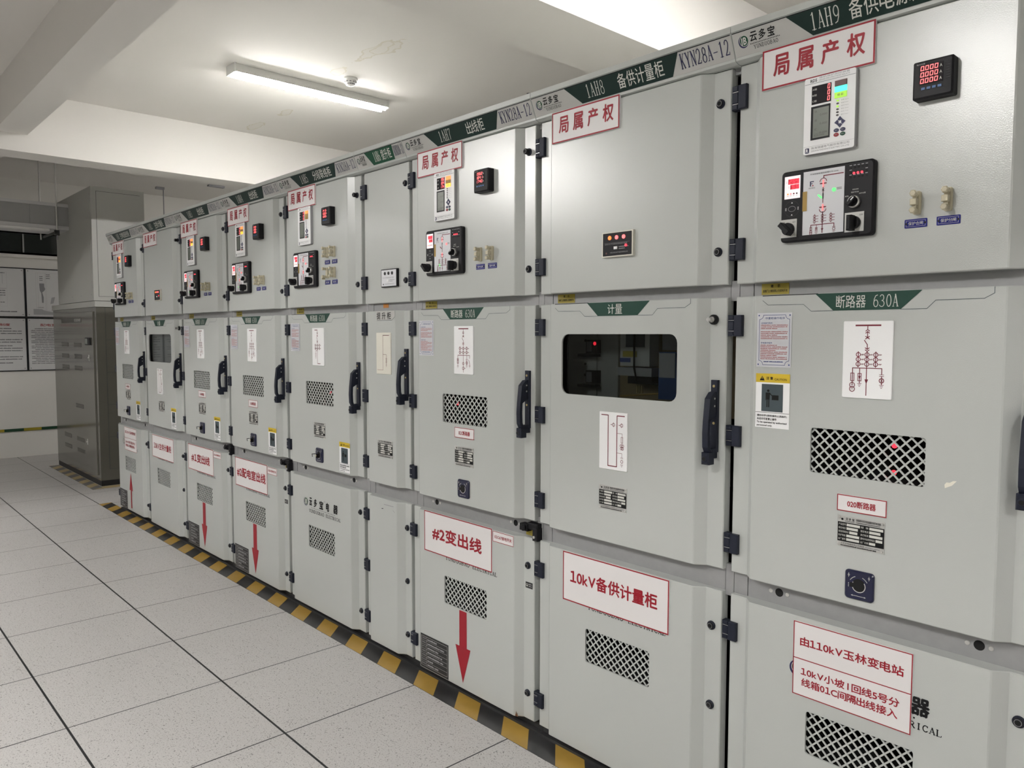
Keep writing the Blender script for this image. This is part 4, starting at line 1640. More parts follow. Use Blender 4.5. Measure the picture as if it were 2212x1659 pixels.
def middle_door(cab, k, w):
    if k == 6:
        me = shared(('middle_door', 6), lambda b: door_mesh(b, .368, *ZM, left=(.040, .060), right=(.288, .322)))
    elif k in (2, 8):
        me = shared(('middle_door', 2), lambda b: door_mesh(b, .772, *ZM, hole=(.131, .616, 1.305, 1.5135), r=.028))
    else:
        me = shared(('middle_door', 0), lambda b: door_mesh(b, .772, *ZM, hole=VENT_M, r=.008))
    dr = place('middle_door', me, cab)
    for z0, z1 in ((1.507, 1.568), (1.188, 1.248), (.872, .930)):
        place('hinge', shared(('hinge', z0), lambda b: hinge_mesh(b, z0, z1)), dr)
    if k == 6:
        place('door_handle', shared(('handle', 6), lambda b: handle_mesh(b, .344, 1.222)), dr)
    else:
        place('door_handle', shared(('handle', 0), lambda b: handle_mesh(b, .738, 1.152)), dr)
    if k in (2, 8):
        place('key_lock', shared(('keylock',), lambda b: key_lock_mesh(b, .729, 1.556)), dr)
        place('window_pane', shared(('pane',), lambda b: b.prism(rrect(.121, .626, 1.296, 1.5225, .03), .006, .009, 'glass')), dr)
    elif k != 6:
        place('vent_grille', shared(('grille', 'm'), lambda b: grille_mesh(b, *VENT_M)), dr)
    place('door_badge', shared(('badge', '计量' if k in (2, 8) else k == 6), lambda b: badge_mesh(b, '计量' if k in (2, 8) else ('提升柜' if k == 6 else '断路器 630A'), w)), dr)
    return dr


VENT_M = (.2445, .5300, 1.1470, 1.2660)
VENT_L = (.2510, .5260, .3745, .4930)


def lower_door(cab, k, w):
    if k == 6:
        me = shared(('lower_door', 6), lambda b: door_mesh(b, .368, *ZL, left=(.040, .060), right=(.288, .322)))
    else:
        me = shared(('lower_door', 0), lambda b: door_mesh(b, .772, *ZL, hole=VENT_L, r=.008))
    dr = place('lower_door', me, cab)
    hs = ((.612, .667), (.114, .168)) if k != 6 else ((.616, .670), (.365, .419), (.112, .166))
    for z0, z1 in hs:
        place('hinge', shared(('hinge', z0), lambda b: hinge_mesh(b, z0, z1)), dr)
    u = .338 if k == 6 else .738
    zs = (.636, .390, .142) if k in (2, 6, 8) else (.640, .145)
    for z in zs:
        place('lock', shared(('lock', u, z, 0), lambda b: lock_mesh(b, u, z)), dr)
    if k != 6:
        place('vent_grille', shared(('grille', 'l'), lambda b: grille_mesh(b, *VENT_L)), dr)
        dz = -.012 if k == 9 else 0
        place('maker_lettering', shared(('lettering', dz), lambda b: lower_logo_mesh(b, dz)), dr)
    return dr


def instruments(cab, k):
    """relay, power meter, control unit, test links on the upper door of a feeder cabinet"""
    R = place('protection_relay', shared('relay', relay_mesh), cab)
    dig = {9: ('0', '0', '0'), 7: ('196', '184', '174')}.get(k, ('14', '13', '15'))
    place('led_display', shared(('leddisp', dig), lambda b: relay_led_display(b, dig)), R)
    place('lcd_screen', shared('lcd', relay_lcd), R)
    if k == 9:
        lamps = ('brown', 'led_cyan', 'led_lime')
    elif k == 5:
        lamps = ('led_orange', 'mustard', 'mustard')
    else:
        lamps = ('led_orange', 'mustard', 'led_amber')
    for i, m in enumerate(lamps):
        z1 = 2.1505 - i * .0145
        place('trip_lamp', shared(('lamp', i, m), lambda b: lamp_mesh(b, z1 - .0142, z1, m, '储 能' if i == 2 else '')), R)
    for i in range(6):
        m = 'led_lime' if (i in (0, 2) and k == 9) else 'led_off'
        place('status_led', shared(('sled', i, m), lambda b: status_led_mesh(b, i, m)), R)
    for i in range(4):
        place('arrow_key', shared(('akey', i), lambda b: arrow_key_mesh(b, i)), R)
    for i, (u, z, m) in enumerate(((.2985, 2.0275, 'navyink'), (.3150, 2.0275, 'navyink'), (.2985, 2.0165, 'red'), (.3150, 2.0165, 'green2'))):
        place('button', shared(('obtn', i), lambda b: oval_button_mesh(b, u, z, m)), R)
    P = place('power_meter', shared('meter', meter_mesh), cab)
    rows = {9: ('0.000', '0.000', '0.000'), 7: ('1.962', '1.841', '1.740'), 5: ('1.415', '1.320', '1.365')}.get(k, ('13.42', '12.85', '13.06'))
    place('display', shared(('mdisp', rows), lambda b: meter_display(b, rows, 'A')), P)
    for i in range(4):
        place('button', shared(('mbtn', i), lambda b: meter_button(b, i)), P)
    Cn = place('control_unit', shared('ctl', ctl_mesh), cab)
    place('mimic_panel', shared('mimic', mimic_mesh), Cn)
    for part, m in (('upper', 'led_pink'), ('lower', 'led_pink'), ('switch', 'led_green' if k == 9 else 'darkred'),
                    ('state', 'led_green' if k == 9 else 'led_pink'), ('earth', 'led_green')):
        if part == 'earth' and k in (5, 9):
            continue
        place('mimic_light', shared(('mlight', part, m), lambda b: mimic_light(b, part, m)), Cn)
    ro = ('289', '59') if k == 9 else ('268', '51')
    place('readout', shared(('readout', ro), lambda b: ctl_readout(b, *ro)), Cn)
    for i in range(3):
        place('indicator_lamp', shared(('cled', i), lambda b: ctl_lamp(b, i, 'led_red')), Cn)
    place('selector_switch', shared(('sw', 'l', k == 9), lambda b: square_switch_mesh(b, .1570, .2010, 1.7695, 1.8170, math.radians(225), ('就地', '远方'))), Cn)
    place('selector_switch', shared(('sw', 'r', k == 9), lambda b: square_switch_mesh(b, .3285, .3760, 1.7685, 1.8165, math.radians(180), ('分闸', '合闸'))), Cn)
    place('rotary_switch', shared('rsw', lambda b: round_switch_mesh(b, math.radians(-45))), Cn)
    rows = ((1.8235, 1.7660),) if k != 5 else ((1.9235, 1.8645), (1.8210, 1.7635))
    for n, (zl, zt) in enumerate(rows):
        for i, u in enumerate((.4930, .5610)):
            op = (k == 5 and n == 1 and i == 0)
            place('test_link', shared(('link', u, zl, op), lambda b: link_mesh(b, u, zl, op)), cab)
            s = ('保护合闸', '保护分闸')[i]
            place('link_tag', shared(('ltag', u, zt), lambda b: blue_tag_mesh(b, .4655 + i * .0710, zt, s)), cab)


def glow_dot(b, u, z, y, r=.0065):
    b.cyl(u, z, r, -y - .004, -y, 'led_red', 12)


def interior_meter_bay(cab):
    """what the tinted window of the metering cabinet shows inside"""
    y = .14
    b = MB()
    b.bx(.03, .77, y, y + .012, 1.25, 1.56, 'ply')
    b.obj('window_backboard', cab)
    b = MB()
    b.bx(.03, .165, y - .02, y, 1.25, 1.56, 'meter_case')
    b.bx(.165, .26, y - .012, y, 1.25, 1.56, 'meter_case')
    for z in (1.445, 1.335):
        b.bx(.128, .180, y - .036, y - .012, z, z + .048, 'black')
        b.bx(.133, .158, y - .038, y - .036, z + .006, z + .042, 'greytext')
        b.bx(.100, .185, y - .05, y - .02, z - .012, z - .002, 'black')
    for z in (1.49, 1.405, 1.365):
        b.cyl(.113, z, .005, -(y - .012), -(y - .014) + .009, 'black', 10)
    b.obj('terminal_bay', cab)
    b = MB(); glow_dot(b, .1715, 1.4800, y - .038); b.obj('indicator_light', cab)
    b = MB()
    b.bx(.300, .425, y - .05, y, 1.405, 1.56, 'meter_case')
    b.bx(.296, .440, y - .058, y, 1.372, 1.400, 'greyink')
    b.bx(.325, .405, y - .052, y - .05, 1.470, 1.52, 'slate')
    em = b.obj('energy_meter', cab)
    b = MB(); b.bx(.312, .372, y - .0515, y - .0502, 1.436, 1.456, 'oldyellow'); b.obj('seal_label', em)
    b = MB(); b.bx(.300, .345, y - .0518, y - .0502, 1.418, 1.432, 'noticeblue'); b.obj('blue_label', em)
    b = MB()
    b.bx(.330, .430, y - .045, y, 1.345, 1.370, 'black')
    for i in range(3):
        b.bx(.356 + i * .009, .3605 + i * .009, y - .03, y - .02, 1.312, 1.338, 'brass')
    b.obj('terminal_block', cab)
    b = MB()
    b.bx(.470, .540, y - .06, y, 1.30, 1.40, 'blue_case')
    b.bx(.474, .536, y - .063, y - .06, 1.372, 1.452, 'greyink')
    b.bx(.472, .538, y - .06, y, 1.40, 1.455, 'blue_case')
    b.bx(.476, .54, y - .05, y, 1.462, 1.54, 'greyink')
    b.obj('data_terminal', cab)
    b = MB()
    b.tube([(.37, y - .062, 1.56), (.37, y - .062, 1.40), (.38, y - .06, 1.352), (.47, y - .05, 1.347)], .0035, 'hole', 6)
    b.tube([(.30, y - .05, 1.30), (.38, y - .06, 1.308), (.47, y - .05, 1.318)], .003, 'mustard', 6)
    b.obj('wiring', cab)


for k in range(1, 10):
    w = WIDTH[k]
    cab = thing('switchgear_cabinet', CAB_LABEL[k], 'electrical cabinet', (XK[k], 0, 0), 0, 'switchgear cabinets in one row')
    win = k in (2, 8)
    place('body', shared(('body', w, win), lambda b: body_mesh(b, w, win)), cab)
    place('front_frame', shared(('front_frame', w, k), lambda b: front_frame_mesh(b, w, k not in (6, 2, 8))), cab)
    place('plinth', shared(('plinth', w), lambda b: (b.bx(.0006, w - .0006, .022, DEPTH, 0.0005, .035, 'plinth'), b.bx(.0006, w - .0006, .0005, .022, 0.0005, .010, 'plinth'))), cab)
    hd = place('header_fascia', shared(('fascia', w), lambda b: fascia_mesh(b, w)), cab)
    tt = TITLE[k]
    place('name_strip', shared(('strip', k), lambda b: name_strip_mesh(b, w, '1AH%d' % k, *tt, bright=(k == 6))), hd)
    upper_door(cab, k, w)
    middle_door(cab, k, w)
    lower_door(cab, k, w)
    if k != 6:
        place('vent_recess', shared(('recess', 'l'), lambda b: recess_mesh(b, *VENT_L)), cab)
        place('property_sign', shared('property_sign', property_sign_mesh), cab, label='white sign 局属产权 with red border')
    if k in FEEDER:
        place('vent_recess', shared(('recess', 'm'), lambda b: recess_mesh(b, *VENT_M)), cab)
        instruments(cab, k)
        place('procedure_card', shared('procedure', procedure_mesh), cab)
        kind = 'feed' if k in (1, 9) else ('tie' if k == 5 else 'out')
        place('diagram_plate', shared(('diagram', kind), lambda b: diagram_mesh(b, kind)), cab)
        zc = .8725 if k == 9 else .8835
        place('crank_cover', shared(('crank', zc, k in (1, 3, 4, 5)), lambda b: crank_mesh(b, .3855, zc, k in (1, 3, 4, 5))), cab)
    elif k in (2, 8):
        place('diagram_plate', shared(('diagram', 'meter'), lambda b: diagram_mesh(b, 'meter')), cab)
    else:
        place('diagram_plate', shared(('diagram', 'riser'), lambda b: diagram_mesh(b, 'riser')), cab, label='cream diagram plate')
    # rating plates
    if k == 6:
        place('rating_plate', shared(('rating', 6), lambda b: rating_mesh(b, .1385, .9440, .1230)), cab)
    else:
        u0, z0 = {9: (.3240, .9650), 8: (.3090, .9285), 2: (.3280, .9340)}.get(k, (.3270, .9755))
        place('rating_plate', shared(('rating', u0, z0), lambda b: rating_mesh(b, u0, z0)), cab)
    # caution cards
    if k == 9:
        place('caution_card', shared(('caution', 9), lambda b: caution_mesh(b, .0830, 1.2540)), cab)
    elif k <= 5:
        place('caution_card', shared(('caution', 1), lambda b: caution_mesh(b, .5860, .8260)), cab)
    # breaker number signs
    nb = {9: ('020断路器', .3220, 1.0580), 7: ('01C断路器', .3275, 1.0905), 4: ('01B断路器', .3260, 1.0790), 3: ('01A断路器', .3300, 1.0900), 1: ('010断路器', .3200, 1.0620)}.get(k)
    if nb:
        s, u0, z0 = nb
        bld = MB()
        red_sign(bld, u0, u0 + .1240, z0, z0 + .0425, [(s, u0 + .026, u0 + .098, z0 + .0120, z0 + .0300)], .0022, .0022)
        bld.obj('breaker_sign', cab)
    # signs on the lower doors
    rows, ext, div, bold = None, None, None, .024
    if k in (1, 9):
        ext = (.2130, .5195, .5320, .7350) if k == 9 else (.2560, .5640, .5490, .7400)
        o, oz = ext[0] - .213, ext[2] - .532
        rows = [('由110kV玉林变电站', .232 + o, .500 + o, .671 + oz, .697 + oz), ('10kV小坡 Ⅰ 回线5号分', .236 + o, .492 + o, .590 + oz, .613 + oz), ('线箱01C间隔出线接入', .238 + o, .488 + o, .560 + oz, .583 + oz)]
        div, bold = .6340 + oz, .022
    elif k in (2, 8):
        ext = (.1460, .6015, .5715, .7460) if k == 8 else (.1580, .6180, .5730, .7440)
        o = ext[0] - .146
        rows = [('10kV主供计量柜' if k == 2 else '10kV备供计量柜', .181 + o, .558 + o, .6390, .6895)]
    elif k in (3, 4, 7):
        ext = (.1150, .5610, .5760, .7515)
        rows = [('#1变出线' if k == 3 else '#2变出线', .172, .500, .6350, .6960)] if k != 4 else [('#2配电室出线', .137, .541, .6340, .6950)]
        bold = .03
    if rows:
        bld = MB()
        red_sign(bld, *ext, rows, .0040 if k not in (1, 9) else .0025, .003, div, bold)
        bld.obj('feeder_sign', cab)
    if k in (3, 4, 7):
        bld = MB()
        red_sign(bld, .5655, .6850, .7040, .7450, [({3: '01A67接地开关', 4: '01B67接地开关', 7: '01C67接地开关'}[k], .576, .675, .7175, .7315)], .0020, .002)
        bld.obj('earth_switch_sign', cab)
        place('earth_switch_latch', shared('latch', latch_mesh), cab)
    if k in (4, 7):
        place('padlock_label', shared('padlabel', small_label_mesh), cab)
    if k in (1, 3, 4, 7):
        place('flow_arrow', shared(('arrow', k == 1), lambda b: arrow_mesh(b, k == 1)), cab)
        place('data_table', shared('table', table_mesh), cab)
    # tags on the frame below the upper doors
    if k == 6:
        bld = MB(); bld.box(.127, .170, -.0195, -.0185, 1.636, 1.6545, 'orange'); bld.obj('warning_tag', cab)
    else:
        place('warning_tag', shared('ytag', yellow_tag_mesh), cab)
    # live-voltage indicators
    if k in (2, 6, 8):
        u0, z0 = (.3215, 1.7635) if k != 6 else (.1560, 1.7280)
        wh = k == 6
        ind = place('voltage_indicator', shared(('ind', k), lambda b: indicator_mesh(b, u0, z0, wh)), cab)
        for i in range(3):
            m = 'black_mat' if wh else ('led_orange', 'led_pink', 'led_pink')[i]
            place('indicator_lamp', shared(('ilamp', k, i), lambda b: indicator_lamp(b, u0, z0, i, m, wh)), ind)
        place('test_button', shared(('tbtn', k), lambda b: test_button(b, u0, z0, wh)), ind)
        if not wh:
            place('alarm_lamp', shared(('alamp', k), lambda b: b.cyl(u0 + .102, z0 + .034, .0045, PD + .0114, PD + .015, 'led_red', 12)), ind)
    # lamps glowing inside the breaker compartment
    for u, z in {9: ((.445, 1.2350), (.445, 1.1670)), 7: ((.300, 1.2250),), 5: ((.435, 1.2130),)}.get(k, ()):
        bld = MB(); glow_dot(bld, u, z, .010); bld.obj('indicator_light', cab)
    if k == 8:
        interior_meter_bay(cab)
    if k == 2:
        bld = MB(); bld.bx(.03, .77, .015, .027, 1.25, 1.56, 'board'); bld.obj('window_backboard', cab)  # pale board added close behind the glass to lighten the window
    if k == 9:      # chipped paint
        bld = MB()
        bld.flat([(.575, 1.152), (.590, 1.160), (.600, 1.172), (.592, 1.171), (.585, 1.166), (.578, 1.166), (.574, 1.160)], PD + .0005, 'scratch')
        bld.obj('paint_chip', cab)
    if k == 6:      # scratches near the top of the lower door
        bld = MB()
        bld.line([(.185, .7225), (.262, .7235)], .0028, PD + .0005, 'greytext')
        bld.line([(.165, .6995), (.178, .7020)], .0030, PD + .0005, 'ink')
        bld.line([(.258, .706), (.272, .698)], .0022, PD + .0005, 'greytext')
        bld.obj('scratch_mark', cab)
    if k == 7:
        bld = MB()
        bld.flat([(.690, .044), (.705, .044), (.703, .060), (.699, .050), (.696, .066), (.693, .052)], .0215, 'rust')
        bld.obj('rust_mark', cab)


# ---------------------------------------------------------------- hazard tape on the floor
def hazard_strip(b, x0, x1, y0, y1, pitch, phase, yw, slant, my, mk):
    """flat tape y0 (outer) to y1 (inner), yellow blocks slanted towards the far end"""
    h = .0012
    b.bx(x0, x1, y0, y1, 0.0002, h, mk)
    i0 = int(math.floor((x0 - phase) / pitch)) - 1
    i1 = int(math.ceil((x1 - phase) / pitch)) + 1
    for i in range(i0, i1 + 1):
        a = phase + i * pitch
        q = [(a, y0), (a + yw, y0), (a + yw + slant, y1), (a + slant, y1)]
        if min(p[0] for p in q) < x0 - .02 or max(p[0] for p in q) > x1 + .02:
            q = [(min(max(p[0], x0), x1), p[1]) for p in q]
            if abs(q[1][0] - q[0][0]) < .004 and abs(q[2][0] - q[3][0]) < .004:
                continue
        b.add([(x, y, h + .0006) for x, y in q], [(0, 1, 2, 3)], my)


t = thing('hazard_tape', 'black and yellow striped tape on the floor along the switchgear row', 'floor tape', (0, 0, 0))
b = MB()
hazard_strip(b, -6.28, .82, -.105, -.0005, .2848, -1.183, .1430, -.100, 'haz_yellow', 'haz_black')
b.obj('tape', t)
t = thing('hazard_tape', 'faded black and yellow tape on the floor around the far bronze cabinet', 'floor tape', (0, 0, 0))
b = MB()
hazard_strip(b, -8.86, -7.02, .034, .140, .2848, -8.70, .1430, -.100, 'haz_yellow_worn', 'haz_black_worn')
b.bx(-7.14, -7.02, .145, .60, .0002, .0012, 'haz_yellow_worn')
b.obj('tape', t)

# ---------------------------------------------------------------- lamps
LAMP_LABEL = ('white batten lamp with bright tubes on the ceiling beside the smoke detector',
              'white batten lamp on the far ceiling behind the switchgear row',
              'white batten lamp on the ceiling past the near beam, above the cabinets',
              'white batten lamp on the aisle ceiling opposite cabinet 1AH2',
              'white batten lamp on the aisle ceiling opposite cabinet 1AH8',
              'white batten lamp on the aisle ceiling nearest the right wall',
              'unseen batten lamp added on the aisle ceiling to brighten the notice board wall')


def lamp(i, x, y, f):
    L = 1.27
    t = thing('batten_lamp', LAMP_LABEL[i], 'ceiling light', (x, y, CEIL), 0, 'batten lamps on the ceiling')
    h = L / 2
    b = MB()
    # folded housing with a shallow reflector
    prof = [(-.050, -.0005), (.050, -.0005), (.058, -.036), (.068, -.059), (.065, -.061), (.048, -.046), (.012, -.040), (0, -.054),
            (-.012, -.040), (-.048, -.046), (-.065, -.061), (-.068, -.059), (-.058, -.036)]
    n = len(prof)
    vs = [(u, -h + .004, z) for u, z in prof] + [(u, h - .004, z) for u, z in prof]
    b.add(vs, [((q + 1) % n, q, n + q, n + (q + 1) % n) for q in range(n)] + [tuple(range(n)), tuple(range(2 * n - 1, n - 1, -1))], 'lamp_body')
    b.obj('housing', t)
    for s in (-1, 1):
        b = MB()
        b.bx(-.070, .070, s * h - .010 if s > 0 else -h, h if s > 0 else -h + .010, -.066, -.002, 'lamp_body')
        b.obj('end_cap', t)
    for s in (-1, 1):
        b = MB()
        b.tube([(s * .030, -h + .012, -.064), (s * .030, h - .012, -.064)], .0145, 'tube%d' % i, 12)
        b.obj('lamp_tube', t)


for i, (x, y, f) in enumerate(LAMPS):
    lamp(i, x, y, f)

# ---------------------------------------------------------------- smoke detector
t = thing('smoke_detector', 'round white smoke detector on the ceiling beside the bright batten lamp', 'smoke detector', (-3.876, 1.065, CEIL))


def lathe(b, prof, m, n=28):
    vs, fs = [], []
    for r, z in prof:
        vs += [(r * math.cos(2 * PI * i / n), r * math.sin(2 * PI * i / n), z) for i in range(n)]
    for k in range(len(prof) - 1):
        for i in range(n):
            j = (i + 1) % n
            fs.append((k * n + i, k * n + j, (k + 1) * n + j, (k + 1) * n + i)[::-1])
    fs.append(tuple(range((len(prof) - 1) * n, len(prof) * n))[::-1])
    b.add(vs, fs, m)


b = MB(); lathe(b, [(.052, 0), (.054, -.006), (.053, -.014), (.045, -.018)], 'lamp_body'); b.obj('base', t)
b = MB()
lathe(b, [(.046, -.017), (.047, -.028), (.044, -.036), (.034, -.040)], 'lamp_body')
lathe(b, [(.034, -.040), (.031, -.050), (.022, -.056), (.010, -.058)], 'lamp_body')
for i in range(12):
    a = 2 * PI * i / 12
    c, s = math.cos(a), math.sin(a)
    for r0, z0, r1, z1 in ((.0475, -.029, .0452, -.036), (.0345, -.0425, .0325, -.0485)):
        w = .0075
        b.add([(r0 * c - w * s, r0 * s + w * c, z0), (r0 * c + w * s, r0 * s - w * c, z0), (r1 * c + w * s, r1 * s - w * c, z1), (r1 * c - w * s, r1 * s + w * c, z1)], [(0, 1, 2, 3)], 'greytext')
b.obj('sensor_head', t)
b = MB(); lathe(b, [(.004, -.0575), (.004, -.060), (.002, -.0615)], 'led_off', 10); b.obj('status_light', t)

# ---------------------------------------------------------------- low-voltage cabinet at the far end
t = thing('distribution_cabinet', 'tall bronze grey distribution cabinet in front of the notice board wall', 'electrical cabinet', (-8.90, .145, 0))
w = 1.75
b = MB()
b.bx(0, w, 0, 1.0, .055, 1.785, 'lv_paint')
for z in (.165, .488, .811, 1.134, 1.457):          # folds across the side wall
    b.bx(w, w + .0012, .085, .98, z, z + .004, 'inner')
b.bx(w, w + .0012, .080, .084, .165, 1.78, 'inner')
b.obj('body', t)
b = MB(); b.bx(.004, w - .002, .003, .98, .0005, .055, 'black_mat'); b.obj('plinth', t)
b = MB(); b.bx(-.004, w + .012, -.012, 1.0, 1.785, 1.840, 'lv_box'); b.obj('top_rail', t)
b = MB()
b.box(.36, 1.66, 0, .010, .10, 1.74, 'lv_paint', .002)
dr = b.obj('front_door', t)
for u in (.392, .922):
    for z in (1.382, 1.260, 1.139, .384, .265, .740):
        if z == .740 and u < .5:
            continue
        bb = MB()
        bb.box(u, u + .300, .010, .0112, z, z + .042, 'lv_vent')
        for i in range(14):
            bb.box(u + .008 + i * .0205, u + .018 + i * .0205, .0112, .0125, z + .005, z + .037, 'lv_paint')
        bb.obj('louvre_vent', dr)
b = MB(); b.box(.415, 1.235, .010, .0115, 1.637, 1.682, 'lv_vent'); b.text('低压配电柜', .96, 1.21, 1.645, 1.676, .012, 'ltext'); b.obj('name_strip', dr)
b = MB(); b.box(1.395, 1.575, .010, .022, 1.405, 1.480, 'black', .003); b.box(1.405, 1.49, .022, .0225, 1.415, 1.47, 'lcd'); b.obj('panel_meter', dr)
for u, z in ((1.488, 1.276), (1.336, .407)):
    b = MB()
    b.box(u - .012, u + .012, .010, .014, z - .030, z + .030, 'steel', .002)
    b.cyl(u, z, .009, .014, .022, 'steel', 14, .002)
    b.obj('latch', dr)
facing = t                       # the same cabinets stand in a row across the aisle
# upper busbar housing
b = MB()
b.bx(.35, w, -.015, .475, 1.845, 2.955, 'lv_box')
hb = b.obj('busbar_housing', t)
b = MB(); b.box(.93, 1.70, .015, .0165, 1.885, 2.905, 'lv_box')
for u in (.95, 1.30, 1.68):
    for z in (1.905, 2.885):
        b.cyl(u, z, .0045, .0165, .018, 'greytext', 8)
for u in (.95, 1.68):
    b.cyl(u, 2.40, .0045, .0165, .018, 'greytext', 8)
b.obj('front_panel', hb)
b = MB()
b.bx(w, w + .0015, .030, .435, 1.885, 2.912, 'lv_box')
b.bx(w + .0015, w + .0021, .030, .033, 1.885, 2.912, 'inner')
b.bx(w + .0015, w + .0021, .030, .435, 2.909, 2.912, 'inner')
b.bx(w + .0015, w + .0021, .030, .435, 1.885, 1.888, 'inner')
b.obj('side_panel', hb)

def copy_tree(o, parent=None, skip=()):
    c = o.copy()
    COL.objects.link(c)
    c.parent = parent
    for ch in list(o.children):
        if ch.name.split('.')[0] not in skip:
            copy_tree(ch, c, skip)
    return c


for q in range(6):
    c = copy_tree(facing, None, ('busbar_housing',))
    c.location = (3.60 - q * 1.765, -4.35, 0)
    c.rotation_euler = (0, 0, PI)
    c['label'] = 'bronze grey distribution cabinet in the row facing the switchgear across the aisle'
    c['group'] = 'distribution cabinets across the aisle'

# bus duct bridging the aisle from that housing
t = thing('bus_duct', 'grey steel bus duct crossing overhead to the top of the far cabinet', 'bus duct', (-8.0, .129, 0))
b = MB()
b.bx(-.50, -.012, -5.9, 0, 2.640, 2.852, 'duct')
for y in (-.32, -1.9, -3.5):
    b.bx(-.012, -.006, y - .03, y, 2.648, 2.846, 'duct')
b.obj('casing', t)
for z0, z1 in ((2.846, 2.879), (2.610, 2.646)):
    b = MB(); b.bx(-.512, 0, -5.9, 0, z0, z1, 'duct_lip'); b.obj('flange', t)
for x in (-.525, .014):
    b = MB(); b.tube([(x, -.115 if x > 0 else -.155, 2.545), (x, -.115 if x > 0 else -.155, CEIL)], .0075, 'steel', 8); b.obj('hanger_rod', t)
b = MB()
b.bx(-.54, .030, -.134, -.118, 2.566, 2.585, 'inner')
b.tube([(.014, -.115, 2.50), (.014, -.115, 2.548)], .007, 'greytext', 8)
b.bx(.002, .030, -.140, -.095, 2.545, 2.598, 'inner')
b.obj('hanger_bar', t)
t = thing('cable_trunking', 'pale flat trunking hung under the grey bus duct', 'trunking', (-8.0, 0, 0))
b = MB(); b.bx(-.10, 0.0, -5.7, -.05, 2.5865, 2.6085, 'lamp_body'); b.obj('casing', t)

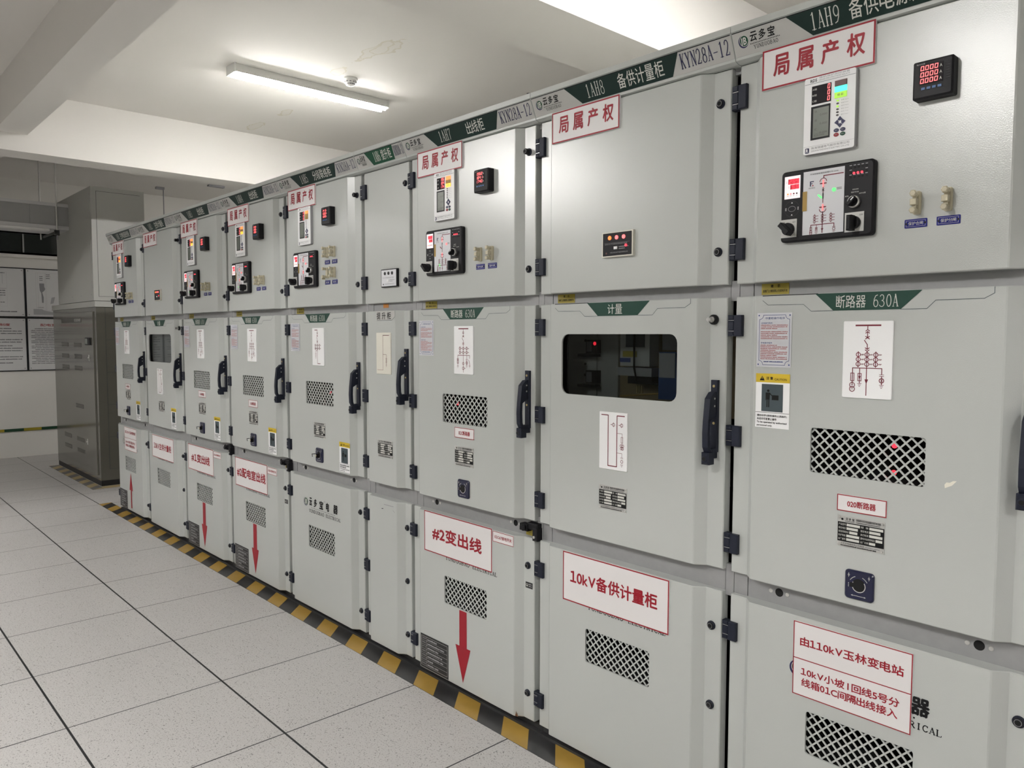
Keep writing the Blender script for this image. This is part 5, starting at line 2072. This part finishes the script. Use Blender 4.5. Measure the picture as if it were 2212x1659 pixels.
# ---------------------------------------------------------------- notice boards on the left wall
COLS = ((-2.545, -1.68), (-1.68, -.815), (-.815, .050), (.050, .915))
BOARD_LABEL = {
    (3, 1): 'white board with grey site plan, right of the paired panel drawing board, upper row',
    (2, 1): 'white board with paired panel drawings, upper row above the 安全管理制度 board',
    (3, 0): 'white board headed 配电室电气操作规程 in red, beside the distribution cabinet',
    (2, 0): 'white board headed 安全管理制度 in red below the paired panel drawings',
    (1, 1): 'upper white board of drawings, second column from the room corner',
    (1, 0): 'lower white board of rules, second column from the room corner',
    (0, 1): 'upper white board of drawings in the column nearest the room corner',
    (0, 0): 'lower white board of rules in the column nearest the room corner',
}
for c, (u0, u1) in enumerate(COLS):
    for r, (z0, z1) in enumerate(((1.062, 1.718), (1.722, 2.325))):
        t = thing('notice_board', BOARD_LABEL[(c, r)], 'notice board', (X0, u0, z0), PI / 2, 'notice boards on the left wall')
        W_, H_ = u1 - u0, z1 - z0
        b = MB()
        fwid = .011
        for q in ((0, W_, 0, fwid), (0, W_, H_ - fwid, H_), (0, fwid, fwid, H_ - fwid), (W_ - fwid, W_, fwid, H_ - fwid)):
            b.box(q[0] + .0004, q[1] - .0004, .0005, .016, q[2] + .0004, q[3] - .0004, 'black')
        b.obj('frame', t)
        b = MB()
        b.box(fwid, W_ - fwid, .001, .010, fwid, H_ - fwid, 'board')
        d = .0106
        T = 'boardtext'
        for u in (fwid + .022, W_ - fwid - .022):
            for z in (fwid + .022, H_ - fwid - .022):
                b.flat(ngon(u, z, .005, 8), d, T)
        if r == 0:
            ttl = '配电室电气操作规程' if c == 3 else '变电所安全管理制度'
            b.text(ttl, W_ * .17 if c == 3 else W_ * .24, W_ * .80, H_ - .105, H_ - .072, d, 'boardred', .02)
            n = 21 if c == 3 else 13
            z = H_ - .140
            for i in range(n):
                stp = .0215 if c == 3 else .0300
                full = 1.0 if (i % 3) else (.42 if i % 2 else .85)
                b.words(.045 if i % 3 else .085, W_ - .045, z - i * stp - (.024 * (i // 3) if c != 3 else 0) * .6, .0085 if c == 3 else .0105, d, T, 200 + i + 31 * c, full, (4, 12), .6)
        elif c == 3:
            b.frame(W_ * .13, W_ * .80, .085, H_ - .05, .0016, d, 'greyink')
            b.line([(W_ * .26, .085), (W_ * .26, H_ - .05)], .0015, d, 'greyink')
            b.frame(.135, .215, .09, H_ - .05, .0015, d, 'greyink')
            for i in range(3):
                b.words(.155, .20, H_ - .10 - i * .022, .009, d, T, 300 + i, 1.0, (3, 4))
                b.words(.225, .275, H_ - .075 - i * .022, .009, d, T, 310 + i, 1.0, (3, 5))
            b.flat([(.150, H_ - .18), (.205, H_ - .18), (.205, H_ - .22), (.215, H_ - .25), (.200, H_ - .275), (.180, H_ - .29), (.195, H_ - .35), (.192, H_ - .42), (.175, H_ - .42), (.170, H_ - .30), (.155, H_ - .27)], d, 'greytext')
            b.flat([(.265, .17), (.30, .18), (.32, .26), (.28, .25)], d, 'greyink')
            b.flat([(.08, .035), (.33, .035), (.33, .06), (.26, .075), (.20, .085), (.17, .105), (.08, .105)], d + .0003, 'greyink')
            b.text('一次系统图', .11, .19, .118, .132, d, T)
        else:
            for m in range(4):
                a = .09 + m * (W_ - .22) / 4
                b.frame(a, a + .10, .13, H_ - .06, .0012, d, 'greyink')
                b.line([(a + .055, H_ - .09), (a + .055, H_ - .20)], .004, d, 'greyink')
                for i in range(3):
                    b.words(a + .015, a + .09, .26 + i * .028, .011, d, T, 400 + i + m, 1.0, (3, 6))
                b.words(a + .02, a + .09, H_ - .075, .010, d, T, 420 + m, 1.0, (4, 5))
                b.rect(a + .01, a + .095, .345, .349, d, 'greytext')
                b.words(a + .03, a + .08, .175, .010, d, T, 430 + m, 1.0, (2, 4))
            b.words(W_ * .45, W_ - .09, .062, .013, d, T, 444, 1.0, (5, 9))
        b.obj('panel', t)

# earthing bar along the left wall
t = thing('earthing_bar', 'green and yellow striped earthing bar along the foot of the left wall', 'earthing bar', (X0, 0, 0), PI / 2)
b = MB()
b.box(-5.6, 1.2, .012, .018, .322, .356, 'e_green')
n = 0
u = -5.55
while u < 1.1:
    b.box(u + .005, u + .195, .0182, .0188, .3215, .3565, 'e_yellow')
    u += .3945
b.obj('bar', t)
for u in (-4.2, -2.6, -1.0, .6):
    b = MB(); b.box(u, u + .03, .0002, .012, .326, .352, 'steel'); b.obj('bracket', t)
b = MB(); b.bx(X0 + .0005, X0 + .012, Y0 + .02, 1.3, .002, .296, 'wall_paint'); structure('baseboard_left', b)

# small fittings on the far ceiling and cable end above the row
t = thing('hanger_rod', 'thin threaded rod with a bracket hanging from the far ceiling', 'hanger rod', (-9.20, 1.50, 0))
b = MB(); b.tube([(0, 0, 2.45), (0, 0, CEIL - .001)], .007, 'greytext', 8); b.obj('rod', t)
b = MB(); b.bx(-.035, .012, -.090, .012, CEIL - .03, CEIL - .001, 'greytext'); b.obj('ceiling_bracket', t)
t = thing('ceiling_clip', 'small dark metal clip left on the far ceiling', 'clip', (-8.62, 1.95, CEIL))
b = MB(); b.bx(-.03, .03, -.10, .10, -.022, -.0005, 'greytext'); b.obj('clip', t)
t = thing('cable_stub', 'black cable end sticking up behind the header of cabinet 1AH8', 'cable', (-.890, .020, 2.364))
b = MB()
b.tube([(.0, .03, -.001), (.004, .0, .006), (.010, -.03, .010), (.045, -.045, .012), (.080, -.04, .006)], .0055, 'black', 8)
b.obj('cable', t)
